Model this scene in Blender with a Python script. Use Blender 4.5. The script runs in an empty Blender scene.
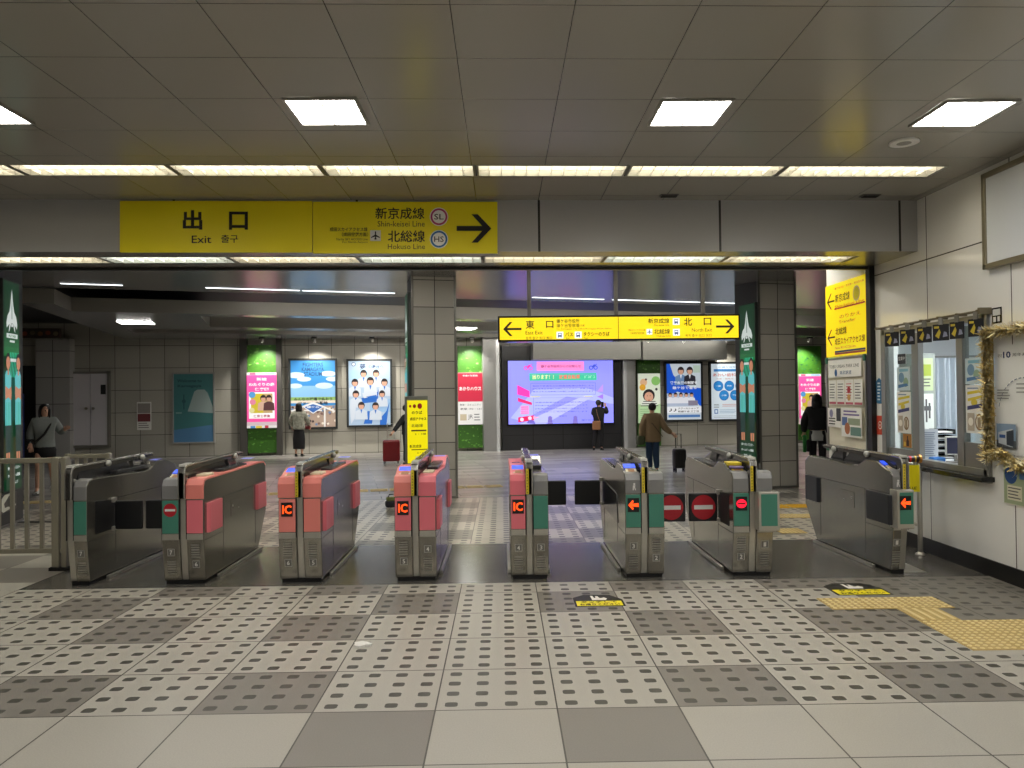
import bpy, bmesh, math, random
from mathutils import Vector, Matrix
random.seed(7)
C = bpy.context.scene.collection
PI = math.pi

# ------------------------------------------------------------------ camera model
FPX, YAW, PIT, ROL, CAMH = 760.0, .013, .012, -.0112, 1.70
def _axes():
    cy, sy, cp, sp = math.cos(YAW), math.sin(YAW), math.cos(PIT), math.sin(PIT)
    r = Vector((cy, -sy, 0)); w = Vector((sy*cp, cy*cp, sp)); u = Vector((-sy*sp, -cy*sp, cp))
    c, s = math.cos(ROL), math.sin(ROL)
    return c*r + s*u, -s*r + c*u, w
RX, UX, WX = _axes()
CAM = Vector((0, 0, CAMH))
def ray(px, py): return WX + RX*((px-512)/FPX) - UX*((py-384)/FPX)
def onz(px, py, z=0.):
    d = ray(px, py); return CAM + d*((z-CAMH)/d.z)
def ony(px, py, y):
    d = ray(px, py); return CAM + d*(y/d.y)
def onx(px, py, x):
    d = ray(px, py); return CAM + d*(x/d.x)
def onplane(px, py, p0, ang):
    """hit on the vertical plane through p0 whose horizontal direction has angle ang"""
    d = ray(px, py); n = Vector((-math.sin(ang), math.cos(ang), 0))
    return CAM + d*((Vector(p0)-CAM).dot(n)/d.dot(n))

# ------------------------------------------------------------------ materials
def lin(c):
    c /= 255.; return c/12.92 if c <= .04045 else ((c+.055)/1.055)**2.4
def col(h):
    if isinstance(h, str): h = [int(h[i:i+2], 16) for i in (0, 2, 4)]
    return (lin(h[0]), lin(h[1]), lin(h[2]), 1.)
_M = {}
def mat(name, h, rough=.5, metal=0., emit=0., noise=0., nscale=20., bump=0., spec=.5, stretch=None, alpha=1., trans=0.):
    if name in _M: return _M[name]
    m = bpy.data.materials.new(name); m.use_nodes = True; _M[name] = m
    nt = m.node_tree; b = nt.nodes['Principled BSDF']
    c = col(h)
    b.inputs['Base Color'].default_value = c
    b.inputs['Roughness'].default_value = rough
    b.inputs['Metallic'].default_value = metal
    b.inputs['Specular IOR Level'].default_value = spec
    if emit:
        b.inputs['Emission Color'].default_value = c; b.inputs['Emission Strength'].default_value = emit
    if trans: b.inputs['Transmission Weight'].default_value = trans
    if alpha < 1: b.inputs['Alpha'].default_value = alpha
    if noise or bump:
        tc = nt.nodes.new('ShaderNodeTexCoord'); n = nt.nodes.new('ShaderNodeTexNoise')
        n.inputs['Scale'].default_value = nscale; n.inputs['Detail'].default_value = 4
        if stretch:
            mp = nt.nodes.new('ShaderNodeMapping'); mp.inputs['Scale'].default_value = stretch
            nt.links.new(tc.outputs['Object'], mp.inputs['Vector']); nt.links.new(mp.outputs['Vector'], n.inputs['Vector'])
        else: nt.links.new(tc.outputs['Object'], n.inputs['Vector'])
        if noise:
            mx = nt.nodes.new('ShaderNodeMix'); mx.data_type = 'RGBA'
            lo = tuple(v*(1-noise) for v in c[:3])+(1,); hi = tuple(min(1, v*(1+noise)) for v in c[:3])+(1,)
            mx.inputs[6].default_value = lo; mx.inputs[7].default_value = hi
            nt.links.new(n.outputs['Fac'], mx.inputs[0]); nt.links.new(mx.outputs[2], b.inputs['Base Color'])
        if bump:
            bp = nt.nodes.new('ShaderNodeBump'); bp.inputs['Strength'].default_value = bump; bp.inputs['Distance'].default_value = .01
            nt.links.new(n.outputs['Fac'], bp.inputs['Height']); nt.links.new(bp.outputs['Normal'], b.inputs['Normal'])
    return m
def N(nt, typ, **kw):
    n = nt.nodes.new(typ)
    for k, v in kw.items(): setattr(n, k, v)
    return n
def math_(nt, op, a, b=None):
    n = N(nt, 'ShaderNodeMath', operation=op)
    for i, x in enumerate((a, b)):
        if x is None: continue
        if isinstance(x, (int, float)): n.inputs[i].default_value = x
        else: nt.links.new(x, n.inputs[i])
    return n.outputs[0]
def mixc(nt, f, a, b):
    mx = N(nt, 'ShaderNodeMix', data_type='RGBA')
    nt.links.new(f, mx.inputs[0])
    for i, x in ((6, a), (7, b)):
        if isinstance(x, tuple): mx.inputs[i].default_value = x
        else: nt.links.new(x, mx.inputs[i])
    return mx.outputs[2]

TW, TD, TX, TY = .6567, .5998, .2774, 4.108      # floor tile pitch and origin (column line 0, row line 0)

def tilemat(name, h, dots=True, rough=.35, speck=.14, seam=True, dot=(72, 70, 64), tw=TW, td=TD, ox=TX, oy=TY):
    """stone floor tile: speckle, thin seams and rows of inlaid dark studs"""
    m = bpy.data.materials.new(name); m.use_nodes = True; nt = m.node_tree; b = nt.nodes['Principled BSDF']
    c = col(h)
    tc = N(nt, 'ShaderNodeTexCoord'); sp = N(nt, 'ShaderNodeSeparateXYZ'); nt.links.new(tc.outputs['Object'], sp.inputs[0])
    n1 = N(nt, 'ShaderNodeTexNoise'); n1.inputs['Scale'].default_value = 140; n1.inputs['Detail'].default_value = 3
    n2 = N(nt, 'ShaderNodeTexNoise'); n2.inputs['Scale'].default_value = 1.1
    nt.links.new(tc.outputs['Object'], n1.inputs[0]); nt.links.new(tc.outputs['Object'], n2.inputs[0])
    f = math_(nt, 'ADD', math_(nt, 'MULTIPLY', n1.outputs['Fac'], .75), math_(nt, 'MULTIPLY', n2.outputs['Fac'], .25))
    base = mixc(nt, f, tuple(v*(1-speck*1.8) for v in c[:3])+(1,), tuple(v*(1+speck*1.8) for v in c[:3])+(1,))
    fx = math_(nt, 'FRACT', math_(nt, 'MULTIPLY', math_(nt, 'SUBTRACT', sp.outputs[0], ox-100*tw), 1/tw))
    fy = math_(nt, 'FRACT', math_(nt, 'MULTIPLY', math_(nt, 'SUBTRACT', sp.outputs[1], oy-100*td), 1/td))
    if dots:
        ux = math_(nt, 'ABSOLUTE', math_(nt, 'SUBTRACT', math_(nt, 'FRACT', math_(nt, 'MULTIPLY', fx, 4)), .5))
        uy = math_(nt, 'ABSOLUTE', math_(nt, 'SUBTRACT', math_(nt, 'FRACT', math_(nt, 'MULTIPLY', fy, 4)), .5))
        d = math_(nt, 'ADD', math_(nt, 'POWER', math_(nt, 'DIVIDE', ux, .215), 4.), math_(nt, 'POWER', math_(nt, 'DIVIDE', uy, .205), 4.))
        isd = math_(nt, 'LESS_THAN', d, 1.)
        base = mixc(nt, isd, base, col(dot))
    if seam:
        ex = math_(nt, 'MULTIPLY', math_(nt, 'SUBTRACT', .5, math_(nt, 'ABSOLUTE', math_(nt, 'SUBTRACT', fx, .5))), tw)
        ey = math_(nt, 'MULTIPLY', math_(nt, 'SUBTRACT', .5, math_(nt, 'ABSOLUTE', math_(nt, 'SUBTRACT', fy, .5))), td)
        iss = math_(nt, 'LESS_THAN', math_(nt, 'MINIMUM', ex, ey), .0042)
        base = mixc(nt, iss, base, col((70, 66, 60)))
    nt.links.new(base, b.inputs['Base Color'])
    b.inputs['Roughness'].default_value = rough
    return m

def gridmat(name, h, w, hgt, ax=(0, 2), off=(0, 0), line=(50, 48, 45), lw=.004, rough=.5, noise=.06, nscale=60, metal=0., shift=0., var=.08):
    """panelled surface: seams every w x hgt along the two given object axes, slight tone change panel to panel"""
    m = bpy.data.materials.new(name); m.use_nodes = True; nt = m.node_tree; b = nt.nodes['Principled BSDF']
    c = col(h)
    tc = N(nt, 'ShaderNodeTexCoord'); sp = N(nt, 'ShaderNodeSeparateXYZ'); nt.links.new(tc.outputs['Object'], sp.inputs[0])
    a0 = math_(nt, 'MULTIPLY', math_(nt, 'ADD', sp.outputs[ax[0]], 100*w-off[0]), 1/w)
    a1 = math_(nt, 'MULTIPLY', math_(nt, 'ADD', sp.outputs[ax[1]], 100*hgt-off[1]), 1/hgt)
    f0 = math_(nt, 'FRACT', a0); f1 = math_(nt, 'FRACT', a1)
    e0 = math_(nt, 'MULTIPLY', math_(nt, 'SUBTRACT', .5, math_(nt, 'ABSOLUTE', math_(nt, 'SUBTRACT', f0, .5))), w)
    e1 = math_(nt, 'MULTIPLY', math_(nt, 'SUBTRACT', .5, math_(nt, 'ABSOLUTE', math_(nt, 'SUBTRACT', f1, .5))), hgt)
    iss = math_(nt, 'LESS_THAN', math_(nt, 'MINIMUM', e0, e1), lw)
    n1 = N(nt, 'ShaderNodeTexNoise'); n1.inputs['Scale'].default_value = nscale; n1.inputs['Detail'].default_value = 4
    nt.links.new(tc.outputs['Object'], n1.inputs[0])
    cb = N(nt, 'ShaderNodeCombineXYZ'); nt.links.new(math_(nt, 'FLOOR', a0), cb.inputs[0]); nt.links.new(math_(nt, 'FLOOR', a1), cb.inputs[1])
    wn = N(nt, 'ShaderNodeTexWhiteNoise'); nt.links.new(cb.outputs[0], wn.inputs[0])
    f = math_(nt, 'ADD', math_(nt, 'MULTIPLY', n1.outputs['Fac'], .5), math_(nt, 'MULTIPLY', wn.outputs['Value'], .5))
    k = noise + var
    base = mixc(nt, f, tuple(v*(1-k) for v in c[:3])+(1,), tuple(min(1, v*(1+k)) for v in c[:3])+(1,))
    nt.links.new(mixc(nt, iss, base, col(line)), b.inputs['Base Color'])
    b.inputs['Roughness'].default_value = rough; b.inputs['Metallic'].default_value = metal
    return m
_G = {}
def glow(h, s=1.):
    """self-lit print or display colour"""
    k = f'lit_{h}_{s}'
    if k not in _G:
        _G[k] = mat(k, h, .4, 0, s); c_ = col(h); _G[k].node_tree.nodes['Principled BSDF'].inputs['Base Color'].default_value = (c_[0]*.4, c_[1]*.4, c_[2]*.4, 1)
    return _G[k]
def ink(h, rough=.55):
    return mat(f'ink_{h}_{rough}', h, rough)

# ------------------------------------------------------------------ mesh builder
_T = {}
def glyphs(s, bold):
    k = (s, bold)
    if k not in _T:
        c = bpy.data.curves.new('tmp', 'FONT'); c.body = s; c.resolution_u = 2; c.offset = bold
        o = bpy.data.objects.new('tmp', c); C.objects.link(o)
        me = bpy.data.meshes.new_from_object(o.evaluated_get(bpy.context.evaluated_depsgraph_get()))
        vs = [(v.co.x, v.co.y) for v in me.vertices]; fs = [tuple(p.vertices) for p in me.polygons]
        bpy.data.objects.remove(o); bpy.data.curves.remove(c); bpy.data.meshes.remove(me)
        _T[k] = (vs, fs)
    return _T[k]

class MB:
    def __init__(s): s.v = []; s.f = []; s.i = []; s.m = []; s.sm = []
    def mi(s, m):
        if m not in s.m: s.m.append(m)
        return s.m.index(m)
    def add(s, vs, fs, m, smooth=False):
        o = len(s.v); s.v += [tuple(v) for v in vs]; k = s.mi(m)
        for f in fs: s.f.append(tuple(o+j for j in f)); s.i.append(k); s.sm.append(smooth)
        return s
    def quad(s, pts, m): return s.add(pts, [tuple(range(len(pts)))], m)
    def box(s, x0, x1, y0, y1, z0, z1, m):
        vs = [(x, y, z) for z in (z0, z1) for y in (y0, y1) for x in (x0, x1)]
        return s.add(vs, [(0, 2, 3, 1), (4, 5, 7, 6), (0, 1, 5, 4), (2, 6, 7, 3), (0, 4, 6, 2), (1, 3, 7, 5)], m)
    def cbox(s, x0, x1, y0, y1, z0, z1, m, c=.01):
        """box with chamfered edges"""
        bm = bmesh.new(); bmesh.ops.create_cube(bm, size=1)
        for v in bm.verts: v.co = ((x0+x1)/2+v.co.x*(x1-x0), (y0+y1)/2+v.co.y*(y1-y0), (z0+z1)/2+v.co.z*(z1-z0))
        bmesh.ops.bevel(bm, geom=list(bm.edges), offset=c, segments=2, affect='EDGES', profile=.5)
        bm.verts.index_update()
        s.add([v.co[:] for v in bm.verts], [[v.index for v in f.verts] for f in bm.faces], m); bm.free(); return s
    def prism(s, poly, ax, a, b, m):
        """polygon extruded along axis ax ('x': poly is (y,z); 'y': (x,z); 'z': (x,y))"""
        def P(p, t): return {'x': (t, p[0], p[1]), 'y': (p[0], t, p[1]), 'z': (p[0], p[1], t)}[ax]
        n = len(poly); vs = [P(p, a) for p in poly]+[P(p, b) for p in poly]
        fs = [tuple(range(n))[::-1], tuple(range(n, 2*n))]+[(j, (j+1) % n, n+(j+1) % n, n+j) for j in range(n)]
        return s.add(vs, fs, m)
    def cyl(s, p0, p1, r0, r1, m, n=12, caps=True, smooth=True):
        p0, p1 = Vector(p0), Vector(p1); d = (p1-p0).normalized()
        a = d.orthogonal().normalized(); b = d.cross(a)
        vs = [p0+(a*math.cos(2*PI*k/n)+b*math.sin(2*PI*k/n))*r0 for k in range(n)]+[p1+(a*math.cos(2*PI*k/n)+b*math.sin(2*PI*k/n))*r1 for k in range(n)]
        s.add(vs, [(k, (k+1) % n, n+(k+1) % n, n+k) for k in range(n)], m, smooth)
        if caps: s.add(vs[:n], [tuple(range(n))[::-1]], m); s.add(vs[n:], [tuple(range(n))], m)
        return s
    def tube(s, path, r, m, n=8):
        path = [Vector(p) for p in path]; R = r if isinstance(r, (list, tuple)) else [r]*len(path)
        vs = []; a = None
        for k, p in enumerate(path):
            d = (path[min(k+1, len(path)-1)]-path[max(k-1, 0)]).normalized()
            a = d.orthogonal().normalized() if a is None else (a-d*a.dot(d)).normalized()
            b = d.cross(a)
            vs += [p+(a*math.cos(2*PI*j/n)+b*math.sin(2*PI*j/n))*R[k] for j in range(n)]
        fs = [(k*n+j, k*n+(j+1) % n, (k+1)*n+(j+1) % n, (k+1)*n+j) for k in range(len(path)-1) for j in range(n)]
        s.add(vs, fs, m, True); L = len(path)-1
        s.add(vs[:n], [tuple(range(n))[::-1]], m); s.add(vs[L*n:], [tuple(range(n))], m); return s
    def ell(s, c, r, m, n=14, k=9, rot=None, zmin=-1.):
        vs = []; fs = []
        for a in range(k+1):
            t = math.acos(max(zmin, -1)) if False else PI*a/k
            for b in range(n):
                p = Vector((r[0]*math.sin(t)*math.cos(2*PI*b/n), r[1]*math.sin(t)*math.sin(2*PI*b/n), r[2]*max(zmin, math.cos(t))))
                if rot: p = rot @ p
                vs.append(p+Vector(c))
        for a in range(k):
            for b in range(n): fs.append((a*n+b, (a+1)*n+b, (a+1)*n+(b+1) % n, a*n+(b+1) % n))
        return s.add(vs, fs, m, True)
    def lathe(s, prof, c, m, n=20, sx=1., sy=1.):
        vs = [(c[0]+r*sx*math.cos(2*PI*b/n), c[1]+r*sy*math.sin(2*PI*b/n), c[2]+z) for r, z in prof for b in range(n)]
        fs = [(a*n+b, a*n+(b+1) % n, (a+1)*n+(b+1) % n, (a+1)*n+b) for a in range(len(prof)-1) for b in range(n)]
        s.add(vs, fs, m, True); L = len(prof)-1
        s.add(vs[:n], [tuple(range(n))[::-1]], m); s.add(vs[L*n:], [tuple(range(n))], m); return s
    def text(s, t, cx, cz, h, m, y=0., w=None, bold=0., align='c', fr=None, flip=False):
        bold = min(bold, .012) if any(c in t for c in '新線鎌夢') else min(bold, .03)
        """lettering of height h centred on (cx, cz) in the local x-z plane at depth y"""
        vs, fs = glyphs(t, bold)
        if not vs: return s
        xs = [v[0] for v in vs]; ys = [v[1] for v in vs]
        x0, x1, y0, y1 = min(xs), max(xs), min(ys), max(ys)
        k = h/max(1e-6, y1-y0); kx = (w/max(1e-6, x1-x0)) if w else k
        ox = {'c': (x0+x1)/2, 'l': x0, 'r': x1}[align]
        q = [((a-ox)*kx+cx, (b-(y0+y1)/2)*k+cz) for a, b in vs]
        if fr: O, R, U = fr; pts = [Vector(O)+Vector(R)*a+Vector(U)*b for a, b in q]
        else: pts = [(a, y, b) for a, b in q]
        return s.add(pts, fs, m)
    def build(s, name, parent=None, loc=None, rz=0., bevel=0., seg=2):
        me = bpy.data.meshes.new(name); me.from_pydata(s.v, [], s.f)
        for m in s.m: me.materials.append(m)
        me.polygons.foreach_set('material_index', s.i); me.polygons.foreach_set('use_smooth', s.sm); me.update()
        o = bpy.data.objects.new(name, me); C.objects.link(o)
        if parent is not None: o.parent = parent
        if loc is not None: o.location = loc
        o.rotation_euler.z = rz
        if bevel:
            bv = o.modifiers.new('edge', 'BEVEL'); bv.width = bevel; bv.segments = seg; bv.limit_method = 'ANGLE'; bv.angle_limit = .6
        return o

def tag(o, label, cat, group=None, kind=None):
    if label: o['label'] = label
    if cat: o['category'] = cat
    if group: o['group'] = group
    if kind: o['kind'] = kind
    return o
def thing(name, label, cat, loc=(0, 0, 0), rz=0., group=None, kind=None):
    o = bpy.data.objects.new(name, None); o.empty_display_size = .1; C.objects.link(o)
    o.location = loc; o.rotation_euler.z = rz
    return tag(o, label, cat, group, kind)
def struct(o): o['kind'] = 'structure'; return o
def note(o, label): o['label'] = label; return o
def dup(root, loc, rz=None, label=None):
    r = root.copy(); C.objects.link(r); r.location = loc
    if rz is not None: r.rotation_euler.z = rz
    if label: r['label'] = label
    for ch in list(root.children):
        c = ch.copy(); C.objects.link(c); c.parent = r
        for g in list(ch.children):
            d = g.copy(); C.objects.link(d); d.parent = c
    return r

def clip(poly, n, d):
    """keep the side of a 2-D polygon where n.p <= d"""
    out = []
    for i, p in enumerate(poly):
        q = poly[(i+1) % len(poly)]; a = n[0]*p[0]+n[1]*p[1]-d; b = n[0]*q[0]+n[1]*q[1]-d
        if a <= 0: out.append(p)
        if a*b < 0: t = a/(a-b); out.append((p[0]+(q[0]-p[0])*t, p[1]+(q[1]-p[1])*t))
    return out
class Art(MB):
    """flat printed matter W x H: coordinates 0..1 from the lower left corner; each call lies a hair nearer the viewer"""
    def __init__(s, W, H, y=0.): super().__init__(); s.W = W; s.H = H; s.y = y; s.lay = 0; s.step = .0005
    def nx(s): s.lay += 1; return s.y-s.step*s.lay
    def P(s, u, v, y): return ((u-.5)*s.W, y, v*s.H)
    def rect(s, u0, v0, u1, v1, m):
        u0, v0, u1, v1 = max(u0, 0), max(v0, 0), min(u1, 1), min(v1, 1)
        if u1 <= u0 or v1 <= v0: return s
        y = s.nx(); return s.quad([s.P(u0, v0, y), s.P(u1, v0, y), s.P(u1, v1, y), s.P(u0, v1, y)], m)
    def poly(s, pts, m):
        for n_, d_ in (((1, 0), 1), ((-1, 0), 0), ((0, 1), 1), ((0, -1), 0)): pts = clip(pts, n_, d_)
        if len(pts) < 3: return s
        y = s.nx(); return s.quad([s.P(u, v, y) for u, v in pts], m)
    def disc(s, u, v, r, m, n=18, ar=1., a0=0., a1=2*PI):
        """r in widths of the print"""
        q = s.W/s.H
        return s.poly([(u+r*math.cos(a0+(a1-a0)*k/n), v+ar*r*q*math.sin(a0+(a1-a0)*k/n)) for k in range(n)], m)
    def t(s, txt, u, v, h, m, w=None, bold=0., align='c'):
        y = s.nx(); c = s.P(u, v, y)
        return s.text(txt, c[0], c[2], h*s.H, m, y, w*s.W if w else None, bold, align)
    def figure(s, u, v, k, skin, hair, cloth, dark=None):
        """printed half-length figure, k = head radius in widths"""
        a = s.W/s.H
        s.poly([(u-k*2.1, v-k*4.6*a), (u+k*2.1, v-k*4.6*a), (u+k*1.9, v-k*1.8*a), (u+k*.6, v-k*1.15*a), (u-k*.6, v-k*1.15*a), (u-k*1.9, v-k*1.8*a)], cloth)
        s.disc(u, v+k*.15*a, k*1.12, hair, ar=1.15); s.disc(u, v-k*.15*a, k*.86, skin, ar=1.15)
        s.poly([(u-k*.85, v+k*.35*a), (u+k*.85, v+k*.35*a), (u+k*.7, v+k*.95*a), (u-k*.7, v+k*.95*a)], hair)
        if dark: s.poly([(u-k*.35, v-k*1.2*a), (u+k*.35, v-k*1.2*a), (u, v-k*2.6*a)], dark)
    def lines(s, u0, u1, v0, v1, n, m, thick=.35, rnd=True):
        for k in range(n):
            vv = v1-(v1-v0)*(k+.5)/n; hh = (v1-v0)/n*thick/2
            s.rect(u0, vv-hh, u1-(random.random()*.25*(u1-u0) if rnd else 0), vv+hh, m)

def slope_z(z0, k): return lambda x: z0-k*x
CZ = slope_z(3.72, .009)       # ticket hall ceiling
BZ = slope_z(3.18, .008)       # underside of the cross beam
WALLX = 4.39
A_HALL, A_COL = math.radians(8), math.radians(12)
WP = Vector((-.5, 22.75, 0))   # a point on the back wall of the concourse
def hallv(off): return WP + Vector((math.sin(A_HALL), -math.cos(A_HALL), 0))*off    # off metres in front of the wall
def onwall(px, py, off=0.): return onplane(px, py, hallv(off), A_HALL)
HZ = 3.32                      # concourse soffit

# ------------------------------------------------------------------ palette
steel = mat('brushed_steel', (152, 149, 141), .20, .90, noise=.16, nscale=7, stretch=(9, 9, .6))
steel2 = mat('light_steel', (192, 189, 181), .3, .8, noise=.06, nscale=12)
capgrey = mat('grey_cap', (134, 134, 134), .4, .25)
black = mat('matt_black', (16, 16, 17), .55)
gloss = mat('gloss_black', (22, 23, 25), .18)
darkgap = mat('dark_gap', (30, 29, 28), .7)
pink = mat('coral_pink', (232, 134, 124), .38)
rose = mat('rose_pink', (228, 116, 128), .38)
teal = mat('teal_green', (66, 130, 112), .4)
white = mat('white_paint', (225, 224, 220), .4)
paper = mat('paper', (232, 231, 226), .7)
cream = mat('cream_plastic', (214, 205, 176), .45)
yellow = mat('sign_yellow', (238, 222, 0), .45)
tape = mat('yellow_tape', (214, 190, 40), .5)
inkb = ink('0d0d0d'); inkr = ink('c8242c'); inkg = ink('565656')
alu = mat('aluminium', (150, 148, 142), .35, .7)
bronze = mat('fence_metal', (168, 164, 148), .36, .6)
glass = mat('window_glass', (235, 243, 240), .04, 0, trans=1., spec=.5)
glass.node_tree.nodes['Principled BSDF'].inputs['IOR'].default_value = 1.1
EXPO = .40

# ================================================================== SETTING
BAND0, BAND1 = 6.83, 8.62
f_light = tilemat('floor_light_studded', (177, 173, 163))
f_dark = tilemat('floor_dark_studded', (131, 126, 119))
f_grey = tilemat('floor_grey_studded', (126, 122, 114))
f_plain = tilemat('floor_light_plain', (176, 172, 162), dots=False)
f_pdark = tilemat('floor_dark_plain', (133, 128, 121), dots=False)
f_band = tilemat('floor_dark_band', (90, 87, 81), dots=False, rough=.22, speck=.08)
f_far = tilemat('floor_concourse_studded', (196, 190, 178), rough=.28, dot=(58, 56, 54))
f_fard = tilemat('floor_concourse_dark', (134, 129, 121), rough=.28, dot=(56, 54, 52))
def stone_mat():
    m = bpy.data.materials.new('floor_concourse_stone'); m.use_nodes = True; nt = m.node_tree; b = nt.nodes['Principled BSDF']
    tc = N(nt, 'ShaderNodeTexCoord'); mp = N(nt, 'ShaderNodeMapping'); mp.inputs['Rotation'].default_value = (0, 0, -A_COL)
    nt.links.new(tc.outputs['Object'], mp.inputs[0])
    br = N(nt, 'ShaderNodeTexBrick'); br.offset = .5
    for k, v in (('Scale', 1.), ('Mortar Size', .004), ('Brick Width', 1.3), ('Row Height', .33), ('Bias', 0.)): br.inputs[k].default_value = v
    br.inputs['Color1'].default_value = col((164, 160, 155)); br.inputs['Color2'].default_value = col((124, 121, 117)); br.inputs['Mortar'].default_value = col((70, 68, 66))
    nt.links.new(mp.outputs[0], br.inputs[0])
    n = N(nt, 'ShaderNodeTexNoise'); n.inputs['Scale'].default_value = 60; nt.links.new(tc.outputs['Object'], n.inputs[0])
    nt.links.new(mixc(nt, math_(nt, 'MULTIPLY', n.outputs['Fac'], .3), br.outputs['Color'], col((176, 172, 166))), b.inputs['Base Color'])
    b.inputs['Roughness'].default_value = .27
    return m
f_stone = stone_mat()
fl = MB()
def put(poly, m):
    if len(poly) > 2: fl.quad([(x, y, 0) for x, y in poly], m)
LN, LD = (-.1, 1.), 12.48                       # where the studded tiles end and the stone begins
for k in range(-22, 22):
    for j in range(-18, 16):
        x0, x1, y0, y1 = TX+k*TW, TX+(k+1)*TW, TY+j*TD, TY+(j+1)*TD
        q = [(x0, y0), (x1, y0), (x1, y1), (x0, y1)]
        d = abs(k+1)
        dk = (d in (2, 4, 8)) if j % 2 == 0 else (d in (1, 5, 9))
        if j % 4 == 1: dk = False
        a = clip(q, (0, 1), BAND0)
        if a:
            if j <= -1: m = f_pdark if (j % 2 and d in (1, 5)) else f_plain
            elif x1 < -4.0 and j >= 3: m = f_pdark if (k+j) % 2 else f_plain
            elif k >= 4 and j >= 2: m = f_grey
            else: m = f_dark if dk else f_light
            put(a, m)
        b = clip(clip(q, (0, -1), -BAND0), (0, 1), BAND1)
        if b: put(b, f_band if x1 > -4.1 else (f_pdark if (k+j) % 2 else f_plain))
        c = clip(clip(q, (0, -1), -BAND1), LN, LD)
        if c: put(c, f_fard if (k % 3 == 0 and j % 2) or (k % 3 == 1 and j % 2 == 0) else f_far)
put(clip([(-22, 7), (22, 7), (22, 34), (-22, 34)], (-LN[0], -LN[1]), -LD), f_stone)
struct(fl.build('floor'))

# ---- ticket hall ceiling: glossy square panels with the recessed light slot left open
SL0, SL1 = 6.71, 7.04
p = onz(471.5, 165, 3.72); q_ = onz(600, 98.5, 3.72)
ceilm = gridmat('ceiling_panels', (158, 154, 146), .650, .634, (0, 1), (p.x, q_.y), line=(50, 48, 45), lw=.003, rough=.2, noise=.02, var=.015)
cl = MB()
def cquad(x0, x1, y0, y1): cl.quad([(x0, y0, CZ(x0)), (x0, y1, CZ(x0)), (x1, y1, CZ(x1)), (x1, y0, CZ(x1))], ceilm)
SLX = 4.02
cquad(-9, WALLX, -5, SL0); cquad(-9, WALLX, SL1, 7.94); cquad(SLX, WALLX, SL0, SL1)
struct(cl.build('ceiling'))

# ---- cross beam above the gates, with a light slot in its underside
BY0, BY1, LS0, LS1 = 7.927, 8.9, 8.21, 8.58
beamm = gridmat('beam_panels', (170, 170, 171), 1.9, 9., (0, 2), (ony(539, 220, BY0).x, -1), line=(24, 23, 22), lw=.012, rough=.3, noise=.03, var=.02)
soffm = mat('soffit_panel', (128, 125, 118), .25, .2, noise=.05, nscale=3)
bm_ = MB()
def bpart(y0, y1, x0=-9, x1=WALLX, zt=None, m=beamm, lift=0.):
    z = lambda x: BZ(x)+lift
    t = zt or (lambda x: CZ(x)+.2)
    vs = [(x0, y0, z(x0)), (x1, y0, z(x1)), (x1, y1, z(x1)), (x0, y1, z(x0)), (x0, y0, t(x0)), (x1, y0, t(x1)), (x1, y1, t(x1)), (x0, y1, t(x0))]
    bm_.add(vs, [(0, 1, 5, 4), (1, 2, 6, 5), (2, 3, 7, 6), (3, 0, 4, 7), (4, 5, 6, 7)], m)
    bm_.add(vs[:4], [(3, 2, 1, 0)], soffm)
LSX = ony(856, 262, 8.3).x
bpart(BY0, LS0); struct(bm_.build('beam')); bm_ = MB()
bpart(LS1, BY1); struct(bm_.build('beam')); bm_ = MB()
bpart(LS0, LS1, LSX, WALLX); struct(bm_.build('beam')); bm_ = MB()
bpart(LS0, LS1, -9, LSX, lift=.24); struct(bm_.build('beam'))
tr = MB(); z0 = BZ(-9); z1 = BZ(WALLX)
tr.add([(-9, 8.9, z0-.03), (WALLX, 8.9, z1-.03), (WALLX, 8.96, z1-.03), (-9, 8.96, z0-.03), (-9, 8.9, z0+.3), (WALLX, 8.9, z1+.3), (WALLX, 8.96, z1+.3), (-9, 8.96, z0+.3)],
       [(0, 1, 5, 4), (1, 2, 6, 5), (2, 3, 7, 6), (3, 0, 4, 7), (4, 5, 6, 7), (3, 2, 1, 0)], mat('shutter_rail_black', (34, 33, 31), .4))
tr.box(4.33, 4.40, 8.86, 8.96, 0, 3.16, mat('post_black', (20, 20, 20), .4))
struct(tr.build('trim_1'))
hd = MB(); hd.add([(-12, 8.96, BZ(-12)+.05), (6, 8.96, BZ(6)+.05), (6, 9.4, BZ(6)+.05), (-12, 9.4, BZ(-12)+.05)], [(0, 3, 2, 1)], soffm)
hd.add([(-12, 9.4, BZ(-12)+.05), (6, 9.4, BZ(6)+.05), (6, 9.4, 3.7), (-12, 9.4, 3.7)], [(0, 1, 2, 3), (3, 2, 1, 0)], soffm)
struct(hd.build('trim_2'))

# ---- right wall with the ticket office window
WY0, WY1, WZ0, WZ1, WEND = 6.80, 8.66, .92, 2.34, 10.18
wallm = gridmat('wall_panels', (248, 247, 243), 1.29, 3.03, (1, 2), (onx(926.5, 250, WALLX).y, 0), line=(90, 88, 84), lw=.006, rough=.09, noise=.015, var=.01, nscale=8)
wallm.node_tree.nodes['Principled BSDF'].inputs['IOR'].default_value = 1.8
w = MB()
for a in ((-5, WEND, 0, WZ0), (-5, WEND, WZ1, 3.9), (-5, WY0, WZ0, WZ1), (WY1, WEND, WZ0, WZ1)): w.box(WALLX, WALLX+.16, a[0], a[1], a[2], a[3], wallm)
struct(w.build('wall_right'))
b = MB(); b.box(WALLX-.012, WALLX+.02, -5, 8.86, 0, .15, mat('baseboard_black', (20, 20, 20), .35)); struct(b.build('baseboard_right'))
w = MB(); w.box(-9, WALLX, -5.2, -5, 0, 3.9, mat('wall_plain', (188, 186, 180), .4, noise=.03)); struct(w.build('wall_rear'))
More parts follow.
